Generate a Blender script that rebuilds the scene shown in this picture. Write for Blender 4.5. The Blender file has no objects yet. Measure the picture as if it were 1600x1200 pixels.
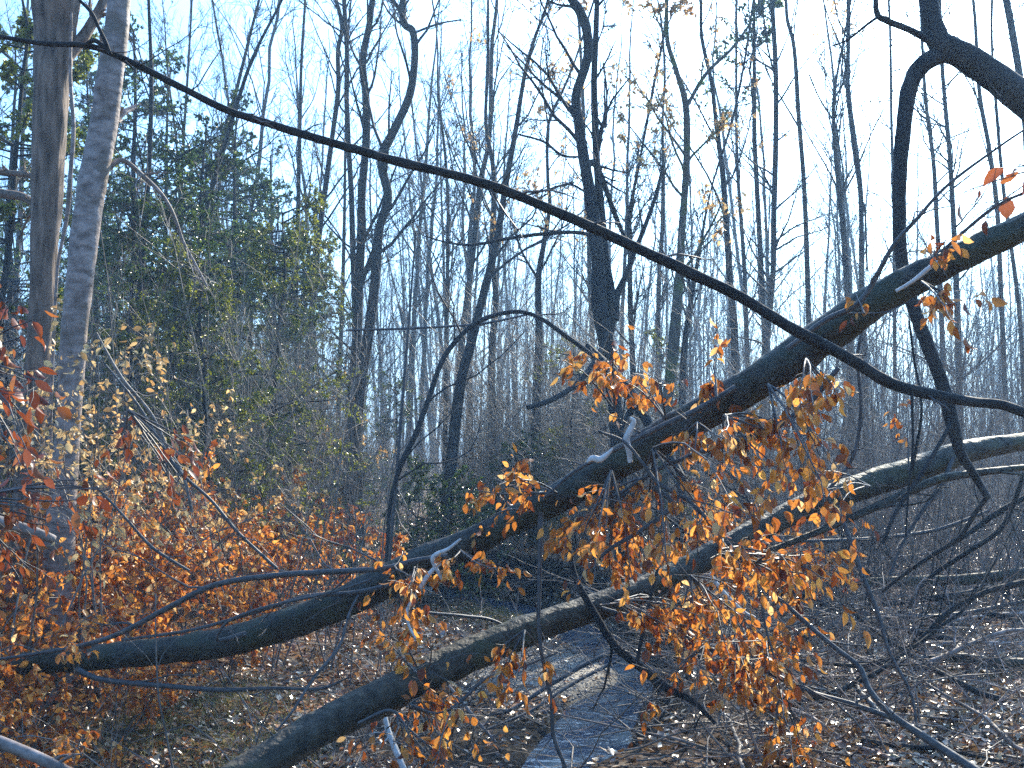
import bpy, math, numpy as np
from mathutils import Vector
R_ = math.radians
sc = bpy.context.scene
col = sc.collection

# ------------------------------------------------------------------ camera
F = 1716.0                      # focal length in pixels of the 1600 px wide photograph
PITCH = math.atan(110 / F)
EYE = 1.6
cam_d = bpy.data.cameras.new("camera"); cam = bpy.data.objects.new("camera", cam_d); col.objects.link(cam)
cam.location = (0, 0, EYE); cam.rotation_euler = (math.pi / 2 + PITCH, 0, 0)
cam_d.sensor_width = 36; cam_d.lens = 36 * F / 1600; cam_d.clip_start = .05; cam_d.clip_end = 3000
sc.camera = cam
# ------------------------------------------------------------------ sky, sun, exposure
SUN_EL, SUN_AZ = R_(33), R_(27)        # azimuth clockwise from the viewing direction (+Y)
w = bpy.data.worlds.new("World"); sc.world = w; w.use_nodes = True
nt = w.node_tree; nt.nodes.clear()
sky = nt.nodes.new("ShaderNodeTexSky"); sky.sky_type = 'NISHITA'; sky.sun_disc = False
sky.sun_elevation = SUN_EL; sky.sun_rotation = SUN_AZ; sky.air_density = 1.2; sky.dust_density = 2.8; sky.ozone_density = 6.0
bg = nt.nodes.new("ShaderNodeBackground"); bg.inputs[1].default_value = .15
wo = nt.nodes.new("ShaderNodeOutputWorld"); tn = nt.nodes.new("ShaderNodeMix"); tn.data_type = 'RGBA'; tn.blend_type = 'MULTIPLY'; tn.inputs[0].default_value = 1; tn.inputs[7].default_value = (.65, .93, 1.15, 1)   # the camera's cool white balance
nt.links.new(sky.outputs[0], tn.inputs[6]); nt.links.new(tn.outputs[2], bg.inputs[0]); nt.links.new(bg.outputs[0], wo.inputs[0])
sd = bpy.data.lights.new("sun", 'SUN'); sd.energy = 5; sd.angle = R_(.5); sd.color = (1, .91, .74)
so = bpy.data.objects.new("sun", sd); col.objects.link(so)
sv = Vector((math.sin(SUN_AZ) * math.cos(SUN_EL), math.cos(SUN_AZ) * math.cos(SUN_EL), math.sin(SUN_EL)))
so.rotation_euler = sv.to_track_quat('Z', 'Y').to_euler(); so.location = (10, 30, 30)
sc.view_settings.view_transform = 'Standard'; sc.view_settings.look = 'None'
sc.view_settings.exposure = 1.55; sc.view_settings.gamma = 1
sc.render.engine = 'CYCLES'
cy = sc.cycles
cy.max_bounces = 6; cy.diffuse_bounces = 3; cy.glossy_bounces = 2; cy.transmission_bounces = 3
cy.volume_bounces = 0; cy.transparent_max_bounces = 4; cy.caustics_reflective = False; cy.caustics_refractive = False
cy.use_denoising = False; cy.denoiser = 'OPENIMAGEDENOISE'; cy.denoising_input_passes = 'RGB_ALBEDO_NORMAL'; cy.denoising_prefilter = 'ACCURATE'; cy.sample_clamp_indirect = 4
HAZE = 0.0023

rng = np.random.default_rng(7)
A = np.asarray

def at(px, py, Y):
    dx, dy = (px - 800) / F, -(py - 600) / F
    ca, sa = math.cos(PITCH), math.sin(PITCH)
    yy = ca - sa * dy
    k = Y / yy
    return np.array([dx * k, Y, EYE + (sa + ca * dy) * k])

def norm(v): return v / np.maximum(np.linalg.norm(v, axis=-1, keepdims=True), 1e-9)

# ------------------------------------------------------------------ terrain height
CH = np.array([(-2.2, 4.4), (-.7, 5.6), (.10, 6.7), (.34, 7.6), (.50, 8.4), (.73, 9.3), (.97, 10.3), (1.10, 11.4), (1.0, 13.3), (.35, 15.2), (-.7, 16.9), (-1.9, 18.6), (-2.4, 21.5), (-1.2, 26), (2, 33), (3, 45), (-2, 60)], float)
def chan(x, y):
    """distance to the channel centre line and the side (+1 = right-hand bank)"""
    best = np.full(x.shape, 1e9); side = np.zeros(x.shape)
    for a, b in zip(CH[:-1], CH[1:]):
        d = b - a; L = d @ d
        t = np.clip(((x - a[0]) * d[0] + (y - a[1]) * d[1]) / L, 0, 1)
        qx, qy = x - (a[0] + t * d[0]), y - (a[1] + t * d[1])
        dd = np.hypot(qx, qy); s = np.sign(d[1] * qx - d[0] * qy)
        m = dd < best; best[m] = dd[m]; side[m] = s[m]
    return best, side
_ph = rng.uniform(0, 6.28, (14, 2)); _k = rng.normal(0, 1, (14, 2))
def wav(x, y, f, n0=0, n1=7):
    s = 0
    for i in range(n0, n1): s = s + np.sin((x * _k[i, 0] + y * _k[i, 1]) * f + _ph[i, 0])
    return s / (n1 - n0)
WZ = -.60
def ground_z(x, y):
    x = np.atleast_1d(A(x, float)); y = np.atleast_1d(A(y, float))
    base = .10 * wav(x, y, .35) + .05 * wav(x, y, 1.3, 5, 12) + .02 * wav(x, y, 3.5, 3, 10)
    far = np.clip((np.hypot(x, y) - 40) / 100, 0, 1)
    base = base + far * .5 * wav(x, y, .06, 2, 9)
    d, s = chan(x, y)
    d = d + .16 * wav(x, y, 2.6, 1, 8)
    def sm(a, b, v):
        t = np.clip((v - a) / (b - a), 0, 1); return t * t * (3 - 2 * t)
    hr = -.78 + .24 * sm(.15, .42, d) + .58 * sm(.42, .95, d)
    hl = -.78 + .23 * sm(.12, .38, d) + .05 * sm(.5, 1.4, d) + .2 * sm(1.3, 3.0, d) + .32 * sm(3.0, 5.0, d)
    c = np.where(s > 0, hr, hl)
    near = sm(2.2, 0, y)                       # the bank under the photographer
    m = np.where(s > 0, sm(1.05, 1.3, d), sm(4.8, 5.6, d))
    z = c * (1 - m) + base * m + np.where(m < 1, .35 * base * (1 - m) * sm(.6, 1.5, d), 0)
    z = z * (1 - near) + near * base * .5
    # the pale gravel bar on the inside of the bend
    q = np.hypot((x - .33) / .75, (y - 11.15) / 1.15)
    z = np.where(q < 1.5, z * sm(.75, 1.5, q) + (-.555) * (1 - sm(.75, 1.5, q)), z)
    q = np.hypot((x + .42) / .55, (y - 7.9) / .55); z = z + .05 * np.exp(-q * q * 1.5)
    return z
def gz(x, y): return float(ground_z(x, y)[0])

# ------------------------------------------------------------------ materials
def newmat(name):
    m = bpy.data.materials.new(name); m.use_nodes = True
    n = m.node_tree; n.nodes.clear()
    o = n.nodes.new("ShaderNodeOutputMaterial"); return m, n, o
def ramp(n, stops):
    r = n.nodes.new("ShaderNodeValToRGB"); e = r.color_ramp.elements
    while len(e) < len(stops): e.new(.5)
    for i, (p, c) in enumerate(stops): e[i].position = p; e[i].color = (*c, 1)
    return r
def bark(name, c0, c1, scale=14, rough=.8, stretch=.25, bump=.5, spec=.25, moss=None):
    m, n, o = newmat(name); L = n.links.new
    tc = n.nodes.new("ShaderNodeTexCoord"); mp = n.nodes.new("ShaderNodeMapping"); mp.inputs['Scale'].default_value = (1, 1, stretch)
    L(tc.outputs['Object'], mp.inputs[0])
    nz = n.nodes.new("ShaderNodeTexNoise"); nz.inputs['Scale'].default_value = scale; nz.inputs['Detail'].default_value = 5; L(mp.outputs[0], nz.inputs[0])
    r = ramp(n, [(.3, c0), (.7, c1)]); L(nz.outputs[0], r.inputs[0])
    p = n.nodes.new("ShaderNodeBsdfPrincipled"); p.inputs['Roughness'].default_value = rough; p.inputs['Specular IOR Level'].default_value = spec
    out = r.outputs[0]
    if moss:
        n2 = n.nodes.new("ShaderNodeTexNoise"); n2.inputs['Scale'].default_value = 3.2; n2.inputs['Detail'].default_value = 6; n2.inputs['Roughness'].default_value = .7
        L(tc.outputs['Object'], n2.inputs[0]); r2 = ramp(n, [(.5, (0, 0, 0)), (.62, (1, 1, 1))]); L(n2.outputs[0], r2.inputs[0])
        mx = n.nodes.new("ShaderNodeMix"); mx.data_type = 'RGBA'; L(r2.outputs[0], mx.inputs[0]); L(out, mx.inputs[6]); mx.inputs[7].default_value = (*moss, 1); out = mx.outputs[2]
    L(out, p.inputs['Base Color'])
    b = n.nodes.new("ShaderNodeBump"); b.inputs['Strength'].default_value = bump; b.inputs['Distance'].default_value = .02
    L(nz.outputs[0], b.inputs['Height']); L(b.outputs[0], p.inputs['Normal']); L(p.outputs[0], o.inputs[0]); return m
def leafmat(name, stops, rough=.4, trans=.5, spec=.5, tcol=None):
    m, n, o = newmat(name); L = n.links.new
    g = n.nodes.new("ShaderNodeNewGeometry"); r = ramp(n, stops); L(g.outputs['Random Per Island'], r.inputs[0])
    p = n.nodes.new("ShaderNodeBsdfPrincipled"); p.inputs['Roughness'].default_value = rough; p.inputs['Specular IOR Level'].default_value = spec
    L(r.outputs[0], p.inputs['Base Color'])
    if trans > 0:
        t = n.nodes.new("ShaderNodeBsdfTranslucent")
        if tcol:
            mx = n.nodes.new("ShaderNodeMix"); mx.data_type = 'RGBA'; mx.blend_type = 'MULTIPLY'; mx.inputs[0].default_value = 1
            L(r.outputs[0], mx.inputs[6]); mx.inputs[7].default_value = (*tcol, 1); L(mx.outputs[2], t.inputs[0])
        else: L(r.outputs[0], t.inputs[0])
        ms = n.nodes.new("ShaderNodeMixShader"); ms.inputs[0].default_value = trans
        L(p.outputs[0], ms.inputs[1]); L(t.outputs[0], ms.inputs[2]); L(ms.outputs[0], o.inputs[0])
    else: L(p.outputs[0], o.inputs[0])
    return m
M = {}
M['bark'] = bark('grey_brown_bark', (.018, .017, .016), (.052, .049, .046))
M['bark_dark'] = bark('dark_bark', (.012, .012, .012), (.034, .033, .031))
M['beech'] = bark('smooth_grey_bark', (.10, .07, .055), (.38, .31, .27), scale=11, stretch=1.6, bump=.6, rough=.65, moss=(.15, .115, .085))
M['rough'] = bark('furrowed_bark', (.045, .03, .02), (.26, .19, .14), scale=22, stretch=.16, bump=.9, rough=.8)
M['log'] = bark('dark_log_bark', (.012, .010, .006), (.052, .045, .032), scale=22, stretch=1, bump=1, rough=.6, spec=.35, moss=(.04, .043, .022))  # near-black base colour carries the backlit shade of the fallen trunk
M['log2'] = bark('grey_green_log_bark', (.02, .017, .011), (.082, .07, .048), scale=20, stretch=1, bump=1, rough=.6, moss=(.065, .062, .03))
M['twig'] = bark('twig_bark', (.035, .032, .03), (.10, .09, .083), scale=30, stretch=1, bump=.1, rough=.55, spec=.4)
M['pale'] = bark('bleached_wood', (.42, .40, .36), (.66, .63, .58), scale=25, stretch=1, bump=.2, rough=.6)
M['brush'] = bark('grey_stem_bark', (.07, .06, .05), (.24, .21, .18), scale=20, stretch=1, bump=0, rough=.6)
M['screen'] = bark('pale_stem_bark', (.12, .105, .085), (.36, .32, .26), scale=20, stretch=1, bump=0, rough=.6)
M['mossy'] = bark('mossy_bark', (.05, .045, .035), (.13, .115, .09), scale=18, bump=.7, moss=(.10, .12, .03))
M['orange'] = leafmat('orange_beech_leaf', [(0, (.16, .035, .008)), (.25, (.42, .12, .018)), (.6, (.66, .25, .04)), (.88, (.78, .38, .08)), (1, (.8, .54, .24))], rough=.32, trans=.6)
M['russet'] = leafmat('russet_oak_leaf', [(0, (.16, .035, .012)), (.5, (.28, .065, .018)), (1, (.4, .14, .035))], rough=.35, trans=.45)
M['tan'] = leafmat('tan_dry_leaf', [(0, (.42, .22, .07)), (.5, (.62, .38, .14)), (1, (.78, .56, .26))], rough=.45, trans=.5)
M['litter'] = leafmat('fallen_leaf', [(0, (.05, .022, .009)), (.3, (.15, .07, .025)), (.6, (.32, .17, .065)), (.85, (.48, .32, .16)), (1, (.62, .50, .32))], rough=.26, trans=.14, spec=.9)
M['litter_orange'] = leafmat('fresh_fallen_leaf', [(0, (.22, .07, .02)), (.5, (.40, .15, .04)), (1, (.56, .30, .12))], rough=.33, trans=.3, spec=.7)
M['holly'] = leafmat('evergreen_leaf', [(0, (.022, .038, .013)), (.5, (.05, .078, .02)), (.85, (.12, .155, .033)), (1, (.27, .29, .07))], rough=.3, trans=.3, spec=.6, tcol=(1.3, 1.6, .6))
M['olive'] = leafmat('olive_evergreen_leaf', [(0, (.07, .085, .016)), (.5, (.16, .17, .028)), (1, (.30, .29, .06))], rough=.35, trans=.4, spec=.5, tcol=(1.3, 1.4, .6))
M['grass'] = leafmat('grass_blade', [(0, (.12, .13, .03)), (.5, (.26, .24, .07)), (1, (.40, .34, .14))], rough=.5, trans=.35)
M['stone'] = leafmat('pebble', [(0, (.16, .14, .12)), (.5, (.32, .29, .25)), (1, (.50, .47, .42))], rough=.5, trans=0)

def ground_mat():
    m, n, o = newmat('leaf_covered_soil'); L = n.links.new
    g = n.nodes.new("ShaderNodeNewGeometry")
    v = n.nodes.new("ShaderNodeTexVoronoi"); v.inputs['Scale'].default_value = 16; L(g.outputs['Position'], v.inputs['Vector'])
    sp = n.nodes.new("ShaderNodeSeparateColor"); L(v.outputs['Color'], sp.inputs[0])
    r = ramp(n, [(0, (.03, .018, .012)), (.35, (.11, .06, .035)), (.7, (.22, .14, .09)), (1, (.36, .28, .2))]); L(sp.outputs[0], r.inputs[0])
    nz = n.nodes.new("ShaderNodeTexNoise"); nz.inputs['Scale'].default_value = 1.1; nz.inputs['Detail'].default_value = 5; L(g.outputs['Position'], nz.inputs[0])
    r2 = ramp(n, [(.52, (0, 0, 0)), (.66, (.6, .6, .6))]); L(nz.outputs[0], r2.inputs[0])
    mx = n.nodes.new("ShaderNodeMix"); mx.data_type = 'RGBA'; L(r2.outputs[0], mx.inputs[0]); L(r.outputs[0], mx.inputs[6]); mx.inputs[7].default_value = (.035, .04, .018, 1)
    # wet mud and gravel low in the channel
    xy = n.nodes.new("ShaderNodeSeparateXYZ"); L(g.outputs['Position'], xy.inputs[0])
    mr = n.nodes.new("ShaderNodeMapRange"); mr.inputs[1].default_value = -.535; mr.inputs[2].default_value = -.43; mr.inputs[3].default_value = 1; mr.inputs[4].default_value = 0; L(xy.outputs[2], mr.inputs[0])
    n3 = n.nodes.new("ShaderNodeTexNoise"); n3.inputs['Scale'].default_value = 45; n3.inputs['Detail'].default_value = 6; L(g.outputs['Position'], n3.inputs[0])
    r3 = ramp(n, [(.3, (.2, .17, .13)), (.55, (.42, .38, .30)), (.75, (.58, .54, .45))]); L(n3.outputs[0], r3.inputs[0])
    ga = n.nodes.new("ShaderNodeAttribute"); ga.attribute_name = 'gravel'
    mud = n.nodes.new("ShaderNodeMix"); mud.data_type = 'RGBA'; L(mr.outputs[0], mud.inputs[0]); L(mx.outputs[2], mud.inputs[6]); mud.inputs[7].default_value = (.022, .018, .013, 1); mx = mud
    mx2 = n.nodes.new("ShaderNodeMix"); mx2.data_type = 'RGBA'; L(ga.outputs['Fac'], mx2.inputs[0]); L(mx.outputs[2], mx2.inputs[6]); L(r3.outputs[0], mx2.inputs[7])
    # bare dark soil where the bank is steep
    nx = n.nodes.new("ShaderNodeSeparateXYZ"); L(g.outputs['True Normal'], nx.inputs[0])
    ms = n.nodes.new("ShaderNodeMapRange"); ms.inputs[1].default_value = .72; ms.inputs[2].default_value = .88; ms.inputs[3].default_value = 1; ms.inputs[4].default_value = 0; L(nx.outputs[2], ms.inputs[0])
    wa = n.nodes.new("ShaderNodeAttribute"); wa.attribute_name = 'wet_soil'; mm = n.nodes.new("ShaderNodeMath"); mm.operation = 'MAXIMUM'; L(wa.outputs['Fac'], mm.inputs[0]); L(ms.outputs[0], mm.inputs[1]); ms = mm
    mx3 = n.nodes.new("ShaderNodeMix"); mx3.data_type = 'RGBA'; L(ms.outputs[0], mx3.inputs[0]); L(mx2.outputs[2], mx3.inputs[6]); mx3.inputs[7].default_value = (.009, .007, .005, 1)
    p = n.nodes.new("ShaderNodeBsdfPrincipled"); p.inputs['Roughness'].default_value = .9; p.inputs['Specular IOR Level'].default_value = .15; L(mx3.outputs[2], p.inputs['Base Color'])
    b = n.nodes.new("ShaderNodeBump"); b.inputs['Strength'].default_value = .9; b.inputs['Distance'].default_value = .03; L(n3.outputs[0], b.inputs['Height'])
    b2 = n.nodes.new("ShaderNodeBump"); b2.inputs['Strength'].default_value = .8; b2.inputs['Distance'].default_value = .05; L(sp.outputs[1], b2.inputs['Height']); L(b.outputs[0], b2.inputs['Normal'])
    L(b2.outputs[0], p.inputs['Normal']); L(p.outputs[0], o.inputs[0]); return m
def water_mat():
    m, n, o = newmat('stream_water'); L = n.links.new
    p = n.nodes.new("ShaderNodeBsdfPrincipled"); p.inputs['Base Color'].default_value = (.04, .07, .11, 1); p.inputs['Roughness'].default_value = .03; p.inputs['IOR'].default_value = 1.4; p.inputs['Specular IOR Level'].default_value = .8  # blue of the reflected sky is mixed into the base colour
    g = n.nodes.new("ShaderNodeNewGeometry"); nz = n.nodes.new("ShaderNodeTexNoise"); nz.inputs['Scale'].default_value = 5; nz.inputs['Detail'].default_value = 2; nz.inputs['Distortion'].default_value = .6; L(g.outputs['Position'], nz.inputs[0])
    b = n.nodes.new("ShaderNodeBump"); b.inputs['Strength'].default_value = .5; b.inputs['Distance'].default_value = .05; L(nz.outputs[0], b.inputs['Height']); L(b.outputs[0], p.inputs['Normal'])
    L(p.outputs[0], o.inputs[0]); return m

# ------------------------------------------------------------------ mesh helpers
def mesh_obj(name, V, faces, loops_per, mat, parent=None, smooth=True):
    """V (n,3); faces: flat index array; loops_per: vertex count of every face"""
    me = bpy.data.meshes.new(name)
    me.vertices.add(len(V)); me.vertices.foreach_set('co', A(V, np.float32).ravel())
    me.loops.add(len(faces)); me.loops.foreach_set('vertex_index', A(faces, np.int32))
    st = np.concatenate([[0], np.cumsum(loops_per)[:-1]]).astype(np.int32)
    me.polygons.add(len(loops_per)); me.polygons.foreach_set('loop_start', st)
    me.polygons.foreach_set('use_smooth', np.full(len(loops_per), smooth))
    me.update(calc_edges=True)
    me.materials.append(mat)
    o = bpy.data.objects.new(name, me); col.objects.link(o)
    if parent is not None:
        o.parent = parent; me.transform(parent.matrix_basis.inverted())
    return o

class Tubes:
    def __init__(s): s.V = []; s.Fc = []; s.n = 0
    def add(s, P, Rr, S=3, rough=0):
        P = A(P, float); Rr = A(Rr, float)
        if P.ndim == 2: P = P[None]; Rr = Rr[None]
        N, K = Rr.shape
        if N == 0: return
        T = norm(np.gradient(P, axis=1))
        mean = norm(P[:, -1] - P[:, 0])
        ref = np.where(np.abs(mean[:, 2:3]) > .7, A([[1., .1, 0]]), A([[0, 0, 1.]]))[:, None, :]
        U = norm(ref - (ref * T).sum(-1, keepdims=True) * T); W = np.cross(T, U)
        a = np.arange(S) * 2 * math.pi / S
        rr = Rr[:, :, None] * np.ones(S)
        if rough:
            nz = rng.normal(0, 1, (N, K, S)); nz = (nz + np.roll(nz, 1, 2) + np.roll(nz, -1, 2)) / 1.7
            nz[:, 1:-1] = (nz[:, :-2] + nz[:, 1:-1] + nz[:, 2:]) / 1.7
            rr = rr * (1 + rough * nz)
        ring = P[:, :, None, :] + rr[..., None] * (np.cos(a)[:, None] * U[:, :, None, :] + np.sin(a)[:, None] * W[:, :, None, :])
        V = ring.reshape(-1, 3)
        idx = np.arange(N * K * S).reshape(N, K, S) + s.n
        q = np.stack([idx[:, :-1], np.roll(idx[:, :-1], -1, 2), np.roll(idx[:, 1:], -1, 2), idx[:, 1:]], -1).reshape(-1, 4)
        s.V.append(V); s.Fc.append(q); s.n += len(V)
    def build(s, name, mat, parent=None):
        Fq = np.concatenate(s.Fc)
        return mesh_obj(name, np.concatenate(s.V), Fq.ravel(), np.full(len(Fq), 4), mat, parent)

def leaf_tpl(kind):
    if kind == 'fine':
        xs = [0, .22, .5, .78, 1]; ws = [0, .2, .26, .16, 0]
        v = [(0, 0, 0)]
        for x, wd in zip(xs[1:4], ws[1:4]):
            z = -.18 * (x - .4) ** 2 * 2
            v += [(x, -wd, z + wd * .45), (x, 0, z), (x, wd, z + wd * .4)]
        v.append((1, 0, -.18))
        t = [(0, 2, 1), (0, 3, 2)]
        for k in (0, 3):
            b = 1 + k; t += [(b, b + 1, b + 4), (b, b + 4, b + 3), (b + 1, b + 2, b + 5), (b + 1, b + 5, b + 4)]
        t += [(7, 8, 10), (8, 9, 10)]
    elif kind == 'mid':
        v = [(0, 0, 0), (.4, -.3, .12), (.45, 0, -.03), (.4, .3, .1), (1, 0, .05)]
        t = [(0, 2, 1), (0, 3, 2), (1, 2, 4), (2, 3, 4)]
    elif kind == 'oak':
        v = [(0, 0, 0), (.2, -.1, .05), (.35, -.34, .14), (.5, -.15, .04), (.68, -.33, .05), (.8, -.12, -.05), (1, 0, -.15),
             (.8, .12, -.05), (.66, .32, .08), (.5, .15, .04), (.33, .33, .16), (.2, .1, .05), (.5, 0, -.04)]
        t = [(12, (i + 1) % 12, i) for i in range(12)]
    elif kind == 'blade':
        v = [(0, -.02, 0), (0, .02, 0), (.5, .018, .1), (.5, -.018, .1), (1, 0, -.05)]
        t = [(0, 1, 2), (0, 2, 3), (3, 2, 4)]
    elif kind == 'pebble':
        v = [(-.5, 0, .1), (0, -.4, .12), (.5, 0, .1), (0, .42, .08), (0, 0, .32), (0, 0, -.1)]
        t = [(0, 1, 4), (1, 2, 4), (2, 3, 4), (3, 0, 4), (1, 0, 5), (2, 1, 5), (3, 2, 5), (0, 3, 5)]
    return A(v, float), A(t)
class Leaves:
    def __init__(s, kind='fine'): s.v, s.t = leaf_tpl(kind); s.P = []; s.D = []; s.N = []; s.S = []
    def add(s, P, D, S, Nn=None):
        """P positions, D leaf axis, S length, Nn approximate normal (random roll when None)"""
        P = A(P, float).reshape(-1, 3); n = len(P)
        if n == 0: return
        s.P.append(P); s.D.append(np.broadcast_to(D, (n, 3)).astype(float)); s.S.append(np.broadcast_to(S, (n,)).astype(float))
        s.N.append(rng.normal(0, 1, (n, 3)) if Nn is None else np.broadcast_to(Nn, (n, 3)).astype(float))
    def count(s): return sum(len(p) for p in s.P)
    def build(s, name, mat, parent=None, smooth=True):
        P, D, Nn, S = (np.concatenate(q) for q in (s.P, s.D, s.N, s.S))
        X = norm(D); Z = norm(Nn - (Nn * X).sum(-1, keepdims=True) * X); Y = np.cross(Z, X)
        n = len(P); wv = rng.uniform(.75, 1.25, n); cv = rng.uniform(.2, 1.9, n)
        v = s.v
        V = P[:, None] + S[:, None, None] * (v[:, 0][None, :, None] * X[:, None] + (wv[:, None] * v[:, 1])[..., None] * Y[:, None] + (cv[:, None] * v[:, 2])[..., None] * Z[:, None])
        idx = (np.arange(n) * len(v))[:, None, None] + s.t
        return mesh_obj(name, V.reshape(-1, 3), idx.ravel(), np.full(n * len(s.t), 3), mat, parent, smooth)

def root(name, loc, label, cat, group=None, kind=None):
    o = bpy.data.objects.new(name, None); col.objects.link(o); o.location = loc; o.empty_display_size = .2
    o.matrix_basis.translation = Vector(loc)
    return tag(o, label, cat, group, kind)
def tag(o, label=None, cat=None, group=None, kind=None):
    if label: o['label'] = label
    if cat: o['category'] = cat
    if group: o['group'] = group
    if kind: o['kind'] = kind
    return o
def copy_tree(r, loc, rz, s=1, sz=1, label=None, group=None, tilt=(0, 0)):
    c = r.copy(); col.objects.link(c); c.location = loc; c.rotation_euler = (tilt[0], tilt[1], rz); c.scale = (s, s, s * sz)
    if label: c['label'] = label
    if group: c['group'] = group
    for ch in list(r.children):
        k = ch.copy(); col.objects.link(k); k.parent = c
        for g in list(ch.children):
            d = g.copy(); col.objects.link(d); d.parent = k
    return c
def spline(pts, m=6):
    """Catmull-Rom through rows of pts"""
    p = A(pts, float); p = np.vstack([2 * p[0] - p[1], p, 2 * p[-1] - p[-2]])
    out = []
    for i in range(1, len(p) - 2):
        for t in np.linspace(0, 1, m, endpoint=False):
            a, b, c, d = p[i - 1], p[i], p[i + 1], p[i + 2]
            out.append(.5 * ((2 * b) + (-a + c) * t + (2 * a - 5 * b + 4 * c - d) * t * t + (-a + 3 * b - 3 * c + d) * t ** 3))
    out.append(p[-2]); return A(out)
def interp(P, Rr, t):
    """P (K,3), t (n,) in 0..1 -> positions, radii, tangents"""
    K = len(P); f = t * (K - 1); i = np.clip(f.astype(int), 0, K - 2); u = (f - i)[:, None]
    return P[i] * (1 - u) + P[i + 1] * u, Rr[i] * (1 - u[:, 0]) + Rr[i + 1] * u[:, 0], norm(P[i + 1] - P[i])
def grow(S0, D0, Ln, r0, K=5, wig=.25, up=0., rend=.35):
    """N polylines from starts S0 along D0"""
    N = len(S0)
    if N == 0: return np.zeros((0, K, 3)), np.zeros((0, K))
    d = norm(D0)[:, None] + np.cumsum(rng.normal(0, wig, (N, K - 1, 3)), axis=1) * .6
    d[..., 2] += up * np.linspace(0, 1, K - 1)
    d = norm(d); step = d * (Ln / (K - 1))[:, None, None]
    P = np.concatenate([S0[:, None], S0[:, None] + np.cumsum(step, 1)], 1)
    return P, r0[:, None] * np.linspace(1, rend, K)
def kids(P, Rr, m, t0=.2, t1=1., lr=.45, lj=.4, ang=.9, up=.15, rr=.55, rmin=.004, K=5, wig=.25, upc=0., Lpar=None):
    """m children on each of the N parents"""
    N, Kp = Rr.shape
    if N == 0: return np.zeros((0, K, 3)), np.zeros((0, K))
    t = rng.uniform(t0, t1, (N, m)); f = t * (Kp - 1); i = np.clip(f.astype(int), 0, Kp - 2); u = (f - i)[..., None]
    n = np.arange(N)[:, None]
    S0 = P[n, i] * (1 - u) + P[n, i + 1] * u; tan = norm(P[n, i + 1] - P[n, i]); r = Rr[n, i] * rr
    L = np.linalg.norm(np.diff(P, axis=1), axis=-1).sum(1) if Lpar is None else Lpar
    Ln = L[:, None] * lr * (1 - .5 * t) * rng.uniform(1 - lj, 1 + lj, (N, m))
    q = rng.normal(0, 1, (N, m, 3)); q = norm(q - (q * tan).sum(-1, keepdims=True) * tan)
    D = tan + q * ang; D[..., 2] += up
    return grow(S0.reshape(-1, 3), D.reshape(-1, 3), Ln.ravel(), np.maximum(r, rmin).ravel(), K, wig, upc)

# ------------------------------------------------------------------ ground and water
def build_ground():
    n = 420
    bar_w = None; u = np.linspace(-1, 1, n); xs = np.sinh(u * 5.2) / math.sinh(5.2) * 420
    v = np.linspace(0, 1, n); ys = -30 + 34 * np.clip(v / .06, 0, 1) + np.where(v > .06, 26 * ((v - .06) / .64), 0) * (v <= .70) + np.where(v > .70, 26 + 520 * ((v - .70) / .30) ** 2.2, 0)
    X, Y = np.meshgrid(xs, ys); Z = ground_z(X.ravel(), Y.ravel())
    V = np.stack([X.ravel(), Y.ravel(), Z], 1)
    i = np.arange(n * n).reshape(n, n)
    q = np.stack([i[:-1, :-1], i[:-1, 1:], i[1:, 1:], i[1:, :-1]], -1).reshape(-1, 4)
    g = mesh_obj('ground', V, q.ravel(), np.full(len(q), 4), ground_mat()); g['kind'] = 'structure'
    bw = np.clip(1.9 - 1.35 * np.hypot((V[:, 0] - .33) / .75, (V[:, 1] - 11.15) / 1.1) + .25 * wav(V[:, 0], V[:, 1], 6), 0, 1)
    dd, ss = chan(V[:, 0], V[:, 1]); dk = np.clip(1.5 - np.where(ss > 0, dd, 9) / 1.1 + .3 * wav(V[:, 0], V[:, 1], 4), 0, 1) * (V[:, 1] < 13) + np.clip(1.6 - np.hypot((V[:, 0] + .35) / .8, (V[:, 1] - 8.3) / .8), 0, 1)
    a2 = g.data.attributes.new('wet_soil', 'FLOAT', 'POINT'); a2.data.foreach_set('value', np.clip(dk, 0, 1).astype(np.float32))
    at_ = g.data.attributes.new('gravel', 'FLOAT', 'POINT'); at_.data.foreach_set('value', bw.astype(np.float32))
    c = spline(CH, 8); t = norm(np.gradient(c, axis=0)); nn = np.stack([t[:, 1], -t[:, 0]], 1)
    V = []; w_ = 1.25
    for p, m_ in zip(c, nn): V += [(*(p - m_ * w_), WZ), (*(p + m_ * w_), WZ)]
    k = len(c); q = [(2 * j, 2 * j + 1, 2 * j + 3, 2 * j + 2) for j in range(k - 1)]
    s = mesh_obj('stream_water', A(V), A(q).ravel(), np.full(len(q), 4), water_mat()); s['kind'] = 'structure'
build_ground()

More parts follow.
